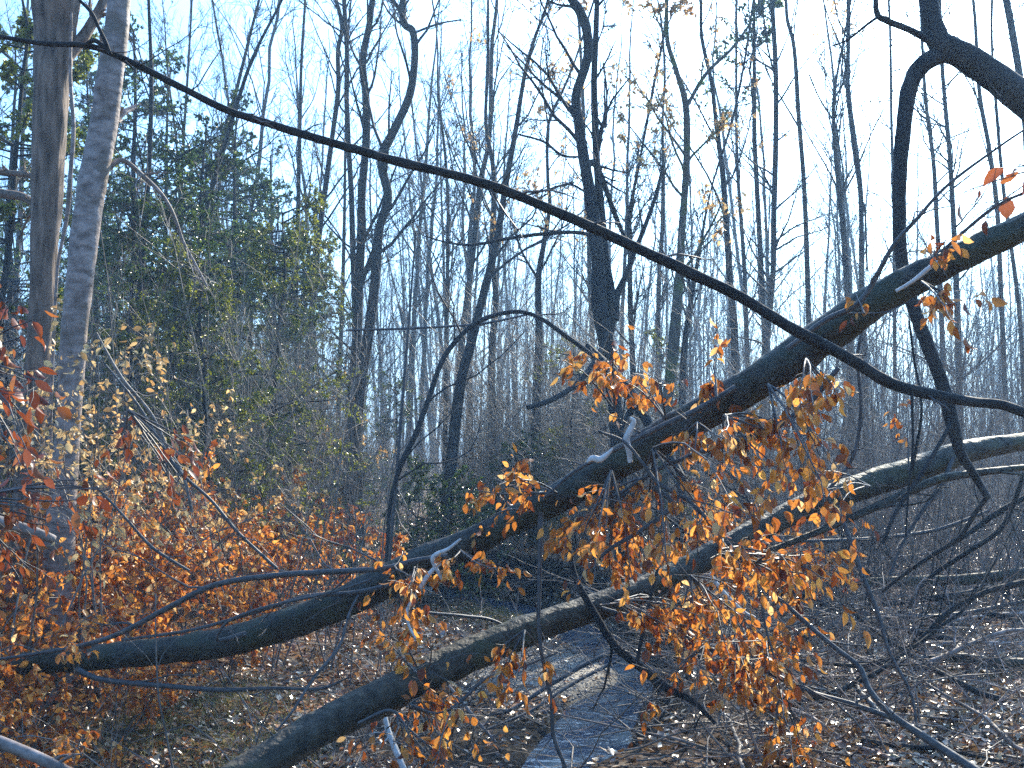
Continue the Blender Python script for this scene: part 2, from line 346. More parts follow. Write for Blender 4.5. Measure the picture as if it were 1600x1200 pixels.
def litter():
    def scatter(n, y0, y1, spread=.56, pw=1.6):
        y = y0 + (y1 - y0) * rng.uniform(0, 1, n) ** pw
        x = rng.uniform(-1, 1, n) * (y * spread + .8); return x, y
    for kind, mat, n, y0, y1, size, lift in (('mid', 'litter', 150000, 4.3, 34, .06, .035), ('fine', 'litter_orange', 22000, 4.3, 20, .065, .045)):
        x, y = scatter(n, y0, y1)
        if mat == 'litter_orange':
            keep = (x < .2 + .0 * y) | (rng.uniform(0, 1, n) < .18); x, y = x[keep], y[keep]
        z = ground_z(x, y); d, s = chan(x, y)
        bar = np.hypot((x - .4) / .85, (y - 11.1) / 1.2) < 1
        keep = (z > WZ + .015) & (~bar | (rng.uniform(0, 1, len(x)) < .06)); x, y, z = x[keep], y[keep], z[keep]
        d, s = chan(x, y); dark = ((s > 0) & (d < 1.4) & (y < 12)) | (np.hypot((x + .35) / .8, (y - 8.3) / .8) < 1); keep = ~dark | (rng.uniform(0, 1, len(x)) < .12); x, y, z = x[keep], y[keep], z[keep]
        k = len(x); L = Leaves(kind)
        D = rng.normal(0, 1, (k, 3)); D[:, 2] *= .38
        L.add(np.stack([x, y, z + rng.uniform(.004, lift, k)], 1), D, rng.uniform(.7, 1.25, k) * size, np.stack([rng.normal(0, .42, k), rng.normal(0, .42, k), np.ones(k)], 1))
        o = L.build('leaf_litter', M[mat]); tag(o, 'brown dead leaves carpeting the woodland floor' if mat == 'litter' else 'bright orange leaves newly fallen on the brown litter', 'leaf litter', kind='stuff')
    # pebbles of the bar
    n = 4300; x = .33 + rng.normal(0, .55, n); y = 11.1 + rng.normal(0, .8, n); z = ground_z(x, y); kp = z > WZ + .01; x, y, z = x[kp], y[kp], z[kp]
    L = Leaves('pebble'); D = rng.normal(0, 1, (len(x), 3)); D[:, 2] = 0
    L.add(np.stack([x, y, z], 1), D, rng.lognormal(-4.0, .5, len(x)), (0, 0, 1)); tag(L.build('gravel', M['stone']), 'pale pebbles and sand of the bar beside the stream', 'gravel', kind='stuff')
    # yellow-green grass tufts on the flat inside the bend
    L = Leaves('blade')
    for cx, cy_, rad, n in ((-.25, 14.6, .75, 2600), (-2.2, 8.6, .5, 1500), (-2.6, 7.6, .45, 1200), (-1.75, 7.5, .35, 800), (-3.4, 15, 1.2, 1500), (-1.8, 20.5, 1.2, 1500)):
        x = cx + rng.normal(0, rad * .6, n); y = cy_ + rng.normal(0, rad * .7, n); z = ground_z(x, y)
        kp = z > WZ + .03; x, y, z = x[kp], y[kp], z[kp]; k = len(x); D = rng.normal(0, .55, (k, 3)); D[:, 2] = rng.uniform(.3, 1, k)
        L.add(np.stack([x, y, z], 1), D, rng.uniform(.05, .14, k))
    tag(L.build('grass', M['grass']), 'yellow green grass and moss on the stream flat', 'grass', kind='stuff')
litter()

# ------------------------------------------------------------------ leafless forest trees
def limbs(P, Rr, style, scale=1.):
    """branch polylines for a trunk (K,3)"""
    out = []
    H = np.linalg.norm(np.diff(P, axis=0), axis=1).sum()
    n1, m2, m3, m4, t0, l1, ang, up, upc = style
    t = np.sort(rng.uniform(t0, .99, n1)); S0, r, tan = interp(P, Rr, t)
    az = rng.uniform(0, 6.28, n1); q = np.stack([np.cos(az), np.sin(az), 0 * az], 1)
    D = tan + q * ang + A([0, 0, up])
    Ln = H * l1 * (1.15 - .8 * (t - t0) / (1 - t0)) * rng.uniform(.55, 1.3, n1)
    P1, R1 = grow(S0, D, Ln, np.clip(r * .42, .010, .07) * scale, 8, .2, upc, .3); out.append((P1, R1, 5))
    P2, R2 = kids(P1, R1, m2, .18, 1, .5, .5, .8, .12, .55, .008 * scale, 6, .25, .25); out.append((P2, R2, 3))
    P3, R3 = kids(P2, R2, m3, .15, 1, .5, .5, .75, .1, .6, .0055 * scale, 5, .25, .15); out.append((P3, R3, 3))
    if m4:
        P4, R4 = kids(P3, R3, m4, .1, 1, .6, .5, .7, .05, .8, .0042 * scale, 4, .2, .1); out.append((P4, R4, 3))
    return out
BEECHY = (16, 6, 5, 4, .25, .26, .95, .35, .5)
TALL = (17, 5, 4, 3, .35, .17, .8, .5, .6)
SPIKY = (60, 3, 3, 0, .12, .085, 1.3, .05, .1)
def make_tree(H, r0, style, mat='bark', lean=.0, wig=.25, name='bare_tree', label='', group=None):
    r = root(name, (0, 0, 0), label, 'tree', group)
    K = 22; z = np.linspace(-.3, H, K)
    wx = np.cumsum(rng.normal(0, wig * .12, K)); wy = np.cumsum(rng.normal(0, wig * .12, K))
    P = np.stack([wx * np.linspace(0, 1, K) + lean * z, wy * np.linspace(0, 1, K), z], 1)
    tt = np.linspace(0, 1, K); Rr = r0 * (1 - tt) ** .8 + .012 + r0 * .35 * np.exp(-tt * 25)
    T = Tubes(); T.add(P, Rr, 10, .03); T.build('trunk', M[mat], r)
    B = Tubes()
    for p, q, s in limbs(P, Rr, style): B.add(p, q, s)
    B.build('branches', M[mat], r)
    return r
PROT = []
LAB_MID = 'slender leafless grey tree standing far back among many alike'
for i in range(12):
    st = (BEECHY, TALL, TALL, SPIKY)[i % 4]
    H = rng.uniform(15, 22); PROT.append(make_tree(H, rng.uniform(.045, .085) * (1.1 if i % 4 else 1.3), st, ('bark', 'bark_dark')[i % 2], rng.normal(0, .03), rng.uniform(.2, .9), label=LAB_MID))

# ------------------------------------------------------------------ trees traced in place
def traced(name, label, Y, pts, style=None, mat='bark', total=None, sides=14, forks=(), group=None, cat='tree', rough=.03, grow_to=None, twig_scale=1., wsc=.8, leaves=0):
    """pts: (px, py, width px) from the top down; trunk carried on to the ground and above the frame"""
    p = A([(*at(x, y, Y), wd * wsc * Y / F / 2) for x, y, wd in pts])
    p = p[::-1]                                             # from the foot upward
    foot = p[0].copy(); d = p[0] - p[1]; k = (foot[2] - 0) / max(.3, -d[2]) if d[2] < 0 else 0
    fx = foot[0] + d[0] * min(k, 3) * .6; g = gz(fx, Y)
    if foot[2] > g + .05:
        p = np.vstack([[(fx, Y + .02, g - .15, foot[3] * 1.25)], p])
    r = root(name, (float(p[0][0]), float(Y), float(g)), label, cat, group)
    if grow_to:
        a, b = p[-2], p[-1]; dd = (b - a)[:3]; dd = norm(dd); n = int(max(2, (grow_to - b[2]) / 1.2))
        for j in range(1, n + 1):
            dd = norm(dd + A([0, 0, .25]) + rng.normal(0, .1, 3))
            p = np.vstack([p, [(*(p[-1][:3] + dd * 1.2), b[3] * (1 - j / (n + 1)) + .008)]])
    p[1:, 1] += np.cumsum(rng.normal(0, .03, len(p) - 1)) * .6
    s = spline(p, 6); T = Tubes(); T.add(s[:, :3], np.maximum(s[:, 3], .004), sides, rough)
    B = Tubes(); nb = 0
    for fk in forks:
        q = A([(*at(x, y, Y), wd * wsc * Y / F / 2) for x, y, wd in fk]); q[:, 1] += np.linspace(0, .25, len(q))
        qs = spline(q, 6); B.add(qs[:, :3], np.maximum(qs[:, 3], .003), 8, .02); nb += 1
        for c_, l_ in ((7, .3),):
            a_, b_ = kids(qs[None, :, :3], qs[None, :, 3], c_, .2, 1, l_, .4, .7, .1, .5, .005, 6); B.add(a_, b_, 4)
            a_, b_ = kids(a_, b_, 4, .2, 1, .5, .4, .8, .1, .5, .003, 5); B.add(a_, b_, 3)
            a_, b_ = kids(a_, b_, 3, .2, 1, .5, .4, .8, .1, .5, .002, 4); B.add(a_, b_, 3)
    T.build('trunk', M[mat], r)
    if style:
        lim = limbs(s[:, :3], s[:, 3], style, twig_scale)
        for a_, b_, c_ in lim: B.add(a_, b_, c_)
        if leaves:
            Lv = Leaves('fine'); P_ = lim[-1][0].reshape(-1, 3); P_ = P_[P_[:, 2] < 11]; P_ = P_[rng.integers(0, len(P_), leaves)]
            Lv.add(P_, rng.normal(0, .5, (leaves, 3)) + A([0, 0, -.6]), rng.uniform(.05, .085, leaves)); Lv.build('dead_leaves', M['tan'], r)
        nb += 1
    if nb: B.build('branches', M[mat], r)
    return r

MIDS = (14, 5, 5, 3, .22, .13, .9, .35, .4)
TR = [
 # (label, depth, pts, style, mat, grow_to, forks)
 ('dark kinked trunk forking at the top, right one of the twin stems', 19, [(630,-20,12),(628,15,13),(632,38,14),(646,52,15),(648,100,15),(640,150,16),(618,200,17),(600,235,19),(597,262,18),(606,310,18),(592,360,18),(588,420,19),(579,500,20),(570,560,20),(560,640,20),(553,715,22)], MIDS, 'bark_dark', 14, [[(628,18,10),(615,0,8),(600,-20,7)], [(646,52,5),(668,40,5),(690,30,4),(720,22,3)]]),
 ('straight dark trunk, left one of the twin stems', 19.5, [(587,-20,12),(578,40,13),(567,100,14),(573,160,15),(572,230,16),(566,300,16),(565,360,17),(561,440,18),(558,520,19),(552,600,20),(547,712,24)], MIDS, 'bark_dark', 16, []),
 ('thin dark trunk bending left at the top, beside the twin stems', 22, [(520,-20,8),(534,38,9),(528,80,9),(528,140,10),(519,210,10),(508,290,11),(500,350,11),(490,450,12),(481,560,12),(474,700,13)], MIDS, 'bark_dark', 15, []),
 ('very thin straight dark stem among the evergreens', 24, [(478,-20,5),(471,100,6),(469,180,7),(467,260,8),(465,360,9),(462,470,10),(464,600,11),(462,720,12)], MIDS, 'bark_dark', 16, []),
 ('leaning grey trunk rising to the right behind the arching branch', 17, [(858,-10,6),(835,60,7),(820,115,8),(806,200,10),(790,290,12),(775,380,14),(755,460,16),(735,540,19),(714,640,22)], MIDS, 'bark', 15, []),
 ('wavy thin grey trunk just behind the leaning one', 20, [(763,-20,5),(763,100,6),(759,190,7),(770,260,9),(772,330,10),(769,400,11),(775,470,12),(768,560,13),(770,660,15)], MIDS, 'bark', 15, []),
 ('thin straight stem between the twin stems and the leaning trunk', 23, [(683,60,3),(684,140,4),(691,200,5),(697,260,6),(700,330,7),(699,440,8),(697,540,9),(696,680,10)], MIDS, 'bark', 13, []),
 ('slim trunk splitting low left of the twisted tree', 19, [(900,90,4),(880,140,5),(857,195,6),(856,280,7),(859,320,8),(850,380,10),(841,440,12),(842,530,15),(838,640,18)], MIDS, 'bark', 12, [[(857,200,4),(845,110,3),(850,50,3)], [(843,440,6),(815,390,5),(800,340,4)]]),
 ('mossy broken trunk with a wide fork, right of the twisted tree', 15, [(1041,-20,8),(1042,60,9),(1055,110,10),(1071,165,13),(1073,240,14),(1070,300,14),(1065,370,15),(1062,430,18),(1056,500,22),(1051,560,22),(1042,640,20)], MIDS, 'mossy', 14, [[(1072,168,8),(1105,112,7),(1150,66,6),(1185,15,4)]]),
 ('tall curving trunk right of the mossy forked one', 18, [(1092,-20,6),(1095,60,7),(1110,130,8),(1118,200,9),(1128,280,11),(1133,360,12),(1139,440,13),(1146,520,14),(1150,660,16)], MIDS, 'bark', 17, []),
 ('thin stem crossing a darker neighbour right of centre', 24, [(1150,100,5),(1150,200,6),(1152,270,7),(1158,350,8),(1163,430,8),(1168,560,9),(1170,680,10)], MIDS, 'bark', 16, []),
 ('straight dark trunk with short side twigs above the long fallen trunk', 21, [(1208,-20,9),(1213,100,10),(1213,200,10),(1210,330,11),(1208,430,11),(1198,540,12),(1190,680,14)], SPIKY, 'bark_dark', 17, [[(1213,130,4),(1200,60,4),(1195,-10,3)]]),
 ('slim trunk swaying gently just right of the dark twiggy one', 22, [(1226,-20,6),(1230,30,7),(1241,75,8),(1248,180,9),(1255,270,9),(1260,380,10),(1265,560,11),(1268,700,12)], TALL, 'bark', 18, []),
 ('tall trunk with knobbly bark in the brightest part of the sky', 20, [(1325,-20,8),(1326,60,8),(1326,140,9),(1337,230,12),(1346,310,10),(1346,430,10),(1350,560,12),(1354,720,14)], TALL, 'bark', 18, [[(1345,310,5),(1355,330,4),(1362,420,4)]]),
 ('trunk with an upswept left fork in the bright sky', 21, [(1318,60,4),(1303,150,6),(1304,230,8),(1312,310,10),(1320,400,12),(1326,520,13),(1330,700,14)], TALL, 'bark', 14, [[(1303,155,4),(1322,120,4),(1326,70,3)], [(1300,185,4),(1283,150,3),(1270,110,3)]]),
 ('straight slim stem passing behind the arched limb', 23, [(1437,-20,6),(1440,80,6),(1447,170,7),(1458,250,8),(1464,340,9),(1470,460,9),(1478,700,11)], SPIKY, 'bark', 18, []),
 ('dark straight stem just right of the arched limb', 22, [(1466,-20,7),(1471,100,8),(1483,240,9),(1488,330,10),(1495,500,12),(1500,720,14)], SPIKY, 'bark', 18, []),
 ('slim dark stem under the heavy limb', 21, [(1520,-20,6),(1532,140,8),(1548,230,9),(1560,330,9),(1564,450,9),(1572,620,10),(1578,740,12)], TALL, 'bark', 17, []),
 ('thicker grey trunk at the upper right edge', 18, [(1568,-20,13),(1580,50,14),(1592,130,14),(1604,220,15),(1610,400,16),(1612,650,20)], TALL, 'bark', 17, []),
 ('straight trunk at right with a gentle left lean near the ground', 19, [(1545,-20,5),(1546,60,5),(1552,150,6),(1566,300,7),(1590,480,8),(1600,660,9)], TALL, 'bark', 16, []),
 ('thin wavering stem left of the arched limb', 25, [(1388,-20,5),(1392,60,5),(1394,200,6),(1397,330,6),(1398,480,7),(1400,700,8)], SPIKY, 'bark', 17, []),
 ('dark leaning stem among the evergreens at left', 17, [(450,-20,5),(400,80,6),(375,150,8),(345,250,9),(322,330,10),(300,450,11),(285,560,12),(280,760,14)], MIDS, 'bark_dark', 15, []),
 ('leaning stem crossing behind the long arching branch at left', 21, [(410,-20,5),(390,60,6),(365,160,8),(335,270,9),(325,420,10),(320,600,11),(318,740,12)], MIDS, 'bark', 15, []),
 ('dark trunk behind the white-barked beech', 14, [(232,-20,6),(236,120,8),(232,260,10),(222,400,13),(219,560,15),(216,800,18)], MIDS, 'bark_dark', 14, []),
 ('spindly stem rising behind the evergreens at left', 25, [(300,-20,4),(293,120,5),(285,260,6),(282,420,8),(284,700,9)], MIDS, 'bark_dark', 15, []),
 ('leafless stem in the gap right of the evergreens', 26, [(545,40,4),(540,200,5),(538,330,6),(535,460,8),(530,600,9),(528,720,10)], MIDS, 'bark', 14, []),
 ('pale grey trunk in the gap left of the mossy forked tree', 17, [(1000,250,5),(985,330,8),(984,400,9),(985,480,11),(988,560,12),(992,680,14)], MIDS, 'bark', 10, []),
 ('slim pale stem directly behind the twisted tree', 24, [(1035,200,5),(1036,330,8),(1030,430,9),(1028,540,10),(1026,700,11)], MIDS, 'bark', 14, []),
 ('two-stemmed grey tree right of the broken mossy trunk', 16, [(1110,300,4),(1092,400,8),(1078,480,11),(1068,560,13),(1064,700,16)], MIDS, 'bark', 10, []),
]
for lab, Y, pts, st, mat, gt, fk in TR:
    traced('bare_tree', lab, Y, pts, st, mat, forks=fk, grow_to=gt, leaves={'mossy': 1500}.get(mat, 600 if 'leaning grey' in lab or 'slim trunk splitting' in lab else (350 if 'tall curving' in lab or 'knobbly' in lab else 0)))

# twisted tree in the centre (two stems grown together)
r = traced('twisted_tree', 'dark twisted tree with two stems grown together and a looped branch', 12.5,
   [(872,-25,14),(885,-5,16),(905,22,19),(917,55,19),(916,100,18),(900,150,19),(904,195,20),(910,240,22),(919,290,24),(928,350,26),(935,420,27),(937,480,32),(946,530,32),(956,600,28),(966,700,30)],
   (9, 4, 5, 4, .45, .12, .9, .3, .4), 'bark_dark', sides=18, grow_to=9, forks=[
   [(950,520,24),(957,480,22),(948,410,17),(941,340,18),(935,265,15),(932,200,15),(930,120,13),(933,50,12),(936,-30,10)],
   [(921,285,12),(918,262,13),(926,251,14),(937,262,12),(952,300,11),(968,340,10),(985,376,8)],
   [(960,500,22),(964,462,16),(978,432,12),(992,395,10),(1012,345,9),(1028,300,8),(1041,250,6)],
   [(930,180,6),(946,195,5),(950,140,4),(946,90,4)], [(935,370,6),(900,362,8),(850,363,8),(790,370,7),(740,378,6),(700,374,4),(660,362,3)],
   [(912,245,4),(880,240,5),(850,215,5),(810,200,4)], [(915,300,5),(890,285,4),(860,290,5),(820,298,4)]])

# ------------------------------------------------------------------ big trunks at left
def taper_ring_trunk(name, label, Y, pts, mat, forks=(), stubs=()):
    r = traced(name, label, Y, pts, None, mat, sides=28, forks=forks, rough=.018, grow_to=None)
    return r
traced('oak_tree', 'thick brown-grey furrowed trunk, the left of the two big trunks', 9.0,
   [(92,-60,92),(90,-10,76),(84,50,62),(82,120,54),(77,200,52),(72,290,48),(69,360,44),(66,430,40),(62,520,38),(56,620,38),(48,720,40),(42,820,44)],
   None, 'rough', sides=30, rough=.03, wsc=1, forks=[[(96,95,26),(118,60,20),(140,10,17),(155,-40,15)], [(68,285,10),(40,270,10),(0,262,9),(-30,255,8)], [(72,340,9),(50,318,12),(20,300,14),(-30,290,16)], [(88,262,8),(80,270,6),(62,286,5),(30,330,4),(8,365,3)]])
traced('beech_tree', 'smooth grey trunk lit along its right side, the right of the two big trunks', 8.6,
   [(197,-60,34),(191,-10,34),(187,60,37),(177,130,40),(166,200,42),(154,270,44),(143,345,42),(134,420,42),(123,500,40),(114,600,38),(106,700,38),(98,800,44)],
   None, 'beech', sides=30, rough=.02, wsc=1, forks=[[(160,175,26),(157,130,20),(160,80,16),(163,20,15),(160,-40,14)], [(166,200,14),(182,170,11),(193,152,8)],
   [(160,275,9),(176,254,9),(190,248,8),(215,268,7),(245,298,6),(262,330,6),(275,370,5),(290,400,4),(310,440,3)]])
traced('bare_sapling', 'slim sapling standing between the two big trunks', 8.8, [(112,20,4),(110,120,7),(116,200,8),(113,270,9),(107,335,9),(98,380,7),(88,430,6),(80,600,7),(76,800,9)], None, 'beech', sides=8, cat='sapling')

# ------------------------------------------------------------------ fallen trees and hanging branches
def px_line(pts, Y0, Y1):
    """traced polyline with depth running from Y0 to Y1 along its length; returns rows of xyz + radius"""
    n = len(pts); out = []
    xy = A([(p[0], p[1]) for p in pts], float); L = np.concatenate([[0], np.cumsum(np.hypot(*np.diff(xy, axis=0).T))]); L /= L[-1]
    for (x, y, wd), t in zip(pts, L):
        Y = Y0 + (Y1 - Y0) * t; out.append((*at(x, y, Y), wd * Y / F / 2))
    return A(out)
def sprays(T, Lv, start, ends, size=.085, nside=6, nleaf=6, r0=.006, sag=.12, jit=1., hang=.9):
    """leafy sprays: thin curved branches from start to every end, side twigs, hanging leaves"""
    for e in ends:
        e = A(e, float); d = e - start; L = np.linalg.norm(d) + 1e-6
        t = np.linspace(0, 1, 9)[:, None]
        P = start + d * t + A([0, 0, 1]) * (sag * L * np.sin(math.pi * t)) * rng.uniform(-.3, 1) + np.cumsum(rng.normal(0, .012 * L, (9, 3)), 0) * t
        T.add(P, np.linspace(r0, r0 * .35, 9), 4)
        a, b = kids(P[None], np.linspace(r0, r0 * .35, 9)[None], nside, .25, 1, .5, .5, .9, -.02, .5, .0018, 5, .25, -.25, Lpar=A([min(L, 1.0)])); T.add(a, b, 3)
        N = len(a)
        for k in range(nleaf):
            tt = rng.uniform(.1, 1, N); f = tt * 4; i = np.clip(f.astype(int), 0, 3); u = (f - i)[:, None]; n = np.arange(N)
            pos = a[n, i] * (1 - u) + a[n, i + 1] * u; tan = norm(a[n, i + 1] - a[n, i])
            D = tan * .5 + A([0, 0, -hang]) + rng.normal(0, .45 * jit, (N, 3))
            Lv.add(pos + norm(D) * .01, D, rng.uniform(.65, 1.2, N) * size)
def ell(cx, cy, rx, ry, Y, n, dy=.35):
    out = []
    for _ in range(n):
        a = rng.uniform(0, 6.28); q = math.sqrt(rng.uniform(0, 1)); out.append(at(cx + rx * q * math.cos(a), cy + ry * q * math.sin(a), Y + rng.normal(0, dy)))
    return out

LOG1 = [(-120,1050,44),(-30,1040,44),(60,1034,44),(140,1028,46),(200,1022,48),(280,1014,52),(350,1004,56),(430,980,60),(510,952,64),(590,915,68),(660,878,66),(740,845,60),(820,805,62),(900,762,68),(980,714,72),(1060,668,74),(1140,622,80),(1220,573,86),(1300,516,88),(1380,462,80),(1450,426,74),(1520,392,70),(1600,355,66),(1720,298,62)]
LOG2 = [(300,1265,66),(390,1205,66),(470,1155,66),(550,1112,66),(640,1068,66),(720,1030,64),(800,994,60),(880,966,52),(960,938,50),(1040,905,46),(1120,862,44),(1200,820,44),(1280,783,48),(1360,756,50),(1440,730,48),(1500,708,44),(1560,696,36),(1640,686,32),(1740,676,30)]
l1 = px_line(LOG1, 7.4, 4.4); l2 = px_line(LOG2, 4.7, 7.6); l1[:, 3] *= np.interp(np.arange(len(l1)), [0, 8, 24], [.86, .77, .62]); l2[:, 3] *= .84
L1 = root('fallen_tree', tuple(l1[1][:3]), 'long dark fallen trunk slanting across the view from lower left up to the right edge', 'fallen tree')
T = Tubes(); s1 = spline(l1, 8); T.add(s1[:, :3], s1[:, 3], 32, .04); T.build('trunk', M['log'], L1)
L2 = root('fallen_tree', tuple(l2[1][:3]), 'lower grey-green fallen trunk running behind the first one over the stream', 'fallen tree')
T = Tubes(); s2 = spline(l2, 8); T.add(s2[:, :3], s2[:, 3], 32, .035); T.build('trunk', M['log2'], L2)
def branch(parent, pts, Y0, Y1, mat='twig', sides=8, twigs=5, name='branch', lr=.28):
    p = px_line(pts, Y0, Y1); s = spline(p, 6); T = Tubes(); T.add(s[:, :3], np.maximum(s[:, 3], .0018), sides, .02)
    if twigs:
        a, b = kids(s[None, :, :3], s[None, :, 3], twigs, .15, 1, lr, .5, .8, .0, .4, .0022, 9, .34, .1); T.add(a, b, 4)
        a, b = kids(a, b, 3, .2, 1, .5, .5, .8, 0, .6, .0016, 5, .3, .1); T.add(a, b, 3)
    return T.build(name, M[mat], parent), s
def onY(px, LOG, l):   # depth of a fallen trunk at pixel column px
    return float(np.interp(px, [q[0] for q in LOG], l[:, 1]))
# bare branches of the upper fallen trunk
for pts, y0, y1, tw in [
   ([(700,868,7),(650,876,9),(600,888,9),(520,893,9),(430,899,9),(335,914,9),(262,950,9),(190,988,8),(130,1008,7),(40,1024,5),(-20,1032,4)], 5.9, 6.6, 8),
   ([(640,905,6),(560,925,7),(480,932,7),(400,956,6),(300,984,5),(190,1000,4)], 6.1, 6.4, 6),
   ([(120,1046,10),(160,1062,9),(260,1072,8),(350,1078,8),(430,1075,6),(500,1076,5),(545,1058,3)], 6.9, 6.2, 5),
   ([(385,990,9),(340,1000,6),(352,975,5),(380,960,5),(430,945,5),(520,925,4),(580,905,4)], 6.3, 5.9, 3),
   ([(1310,575,8),(1262,632,9),(1200,674,10),(1150,690,10),(1100,705,8),(1040,728,6),(985,760,5),(940,800,3)], 4.9, 5.2, 6),
   ([(1150,605,10),(1090,640,10),(1030,668,9),(970,698,8),(900,735,6),(850,778,4)], 5.1, 5.3, 4),
   ([(1230,545,8),(1290,500,9),(1345,470,9),(1395,385,7),(1430,345,6),(1480,290,5),(1560,230,4),(1620,190,3)], 4.8, 4.5, 6),
   ([(935,674,4),(975,690,5),(1005,725,6),(1030,756,7),(1080,786,7),(1128,838,7),(1165,882,6),(1186,922,5),(1196,978,4),(1210,1030,3)], 5.0, 4.8, 6),
   ([(1020,760,8),(1050,790,8),(1000,830,7),(950,860,6),(905,905,5)], 5.1, 5.0, 4),
   ([(845,800,9),(843,900,7),(842,980,6),(850,1040,6),(862,1100,7),(865,1150,6),(888,1210,6)], 5.6, 5.4, 6),
   ([(560,930,4),(545,960,4),(530,1010,5),(490,1060,5),(458,1110,4),(432,1142,3)], 5.9, 5.2, 4),
   ([(1450,420,7),(1470,395,6),(1520,350,6),(1560,320,5),(1625,290,4)], 4.5, 4.2, 4),
   ([(610,905,4),(640,950,4),(720,962,5),(765,968,5),(800,985,4),(830,1010,3)], 5.9, 6.6, 4)]:
    branch(L1, pts, y0, y1, twigs=tw)
for pts, y0 in [([(918,722,5),(926,716,10),(938,718,11),(950,709,7),(958,700,3)], 5.15), ([(985,722,8),(982,700,10),(979,684,11),(990,660,8),(984,652,4)], 5.05), ([(690,905,5),(676,872,7),(700,858,6),(720,842,4)], 5.7), ([(1400,455,5),(1425,440,6),(1450,420,7),(1470,405,3)], 4.45)]:
    b, _ = branch(L1, pts, y0, y0 - .05, 'pale', 8, 0, 'broken_stub'); b['label'] = 'bleached broken stub'
branch(L1, [(688,880,6),(668,900,7),(650,930,6),(636,955,5),(640,980,4),(655,1005,3)], 5.7, 5.6, 'pale', 6, 2)
# bare branches of the lower fallen trunk
for pts, y0, y1, tw, mt in [
   ([(1120,880,7),(1180,868,9),(1300,822,11),(1400,778,14),(1470,748,14),(1560,735,11),(1640,726,8)], 6.5, 7.0, 5, 'log2'),
   ([(890,860,7),(900,905,10),(930,960,12),(960,1008,13),(1000,1042,13),(1040,1074,13),(1080,1094,10),(1118,1130,7)], 5.9, 5.5, 3, 'bark_dark'),
   ([(1037,840,4),(1025,900,5),(1010,960,6),(1000,1010,6),(994,1045,6)], 6.0, 5.6, 4, 'bark_dark'),
   ([(940,950,6),(1040,980,7),(1100,1010,8),(1200,1050,8),(1260,1080,9),(1330,1100,9),(1395,1122,9)], 5.9, 5.2, 7, 'twig'),
   ([(1312,800,7),(1330,850,8),(1350,905,8),(1372,960,7),(1390,1020,6),(1425,1090,5),(1436,1180,4)], 6.4, 6.0, 6, 'twig'),
   ([(1270,790,5),(1330,720,6),(1345,640,6),(1340,560,5),(1350,500,4)], 6.6, 6.4, 5, 'twig'),
   ([(1425,735,6),(1440,640,4),(1428,560,4),(1420,500,3)], 6.9, 6.7, 2, 'bark_dark'),
   ([(640,1105,6),(700,1110,6),(760,1060,5),(820,1040,4),(870,1020,4)], 5.2, 5.6, 5, 'twig'),
   ([(560,1130,5),(610,1110,5),(640,1140,4),(700,1190,3)], 5.0, 4.9, 4, 'twig'),
   ([(1490,715,7),(1470,760,8),(1440,800,6),(1410,850,5),(1390,900,4)], 7.0, 6.7, 5, 'twig')]:
    branch(L2, pts, y0, y1, mt, 8, tw)

# leafy branches
def leafy(parent, mat, size, spec, wood='twig'):
    for (ax, ay), (cx, cy, rx, ry), Y, n, ns, nl in spec:
        T = Tubes(); Lv = Leaves('fine'); st = at(ax, ay, Y)
        sprays(T, Lv, st, ell(cx, cy, rx * 1.15, ry * 1.15, Y, int(n * 1.25 + .5), .45), size, ns, nl + 1)
        b = T.build('leafy_branch', M[wood], parent); b_l = Lv.build('dead_leaves', M[mat], None)
        b_l.parent = b; b_l.matrix_parent_inverse.identity()
        if parent is not None: b_l.data.transform(parent.matrix_basis.inverted())
leafy(L1, 'orange', .056, [
   ((870,770), (790,775,70,28), 5.4, 4, 5, 4), ((830,800), (735,795,16,28), 5.5, 1, 4, 3),
   ((955,735), (960,855,95,45), 5.1, 7, 6, 4), ((1020,700), (1060,830,95,50), 5.0, 7, 6, 4), ((1010,745), (880,850,35,50), 5.2, 4, 5, 4),
   ((1130,650), (1190,700,60,45), 4.9, 6, 5, 4), ((1200,600), (1270,740,45,50), 4.9, 6, 5, 4), ((1260,560), (1290,625,40,35), 4.8, 5, 5, 3),
   ((1120,860), (1200,880,90,30), 5.0, 8, 6, 4), ((1180,880), (1265,915,30,25), 4.9, 3, 5, 5), ((1090,660), (1090,700,50,30), 4.9, 3, 4, 3),
   ((960,640), (920,565,40,35), 5.5, 4, 5, 5), ((1040,655), (1005,590,40,22), 5.3, 3, 4, 4), ((1120,620), (1115,570,20,35), 5.0, 2, 4, 5),
   ((620,890), (610,930,50,30), 5.7, 3, 4, 3), ((650,890), (650,960,45,55), 5.6, 4, 5, 4), ((720,860), (735,900,45,30), 5.5, 3, 4, 4),
   ((1440,440), (1500,520,30,45), 4.5, 2, 4, 4), ((1470,410), (1485,395,45,20), 4.4, 2, 3, 2), ((1350,490), (1335,460,15,14), 4.6, 1, 3, 2)])
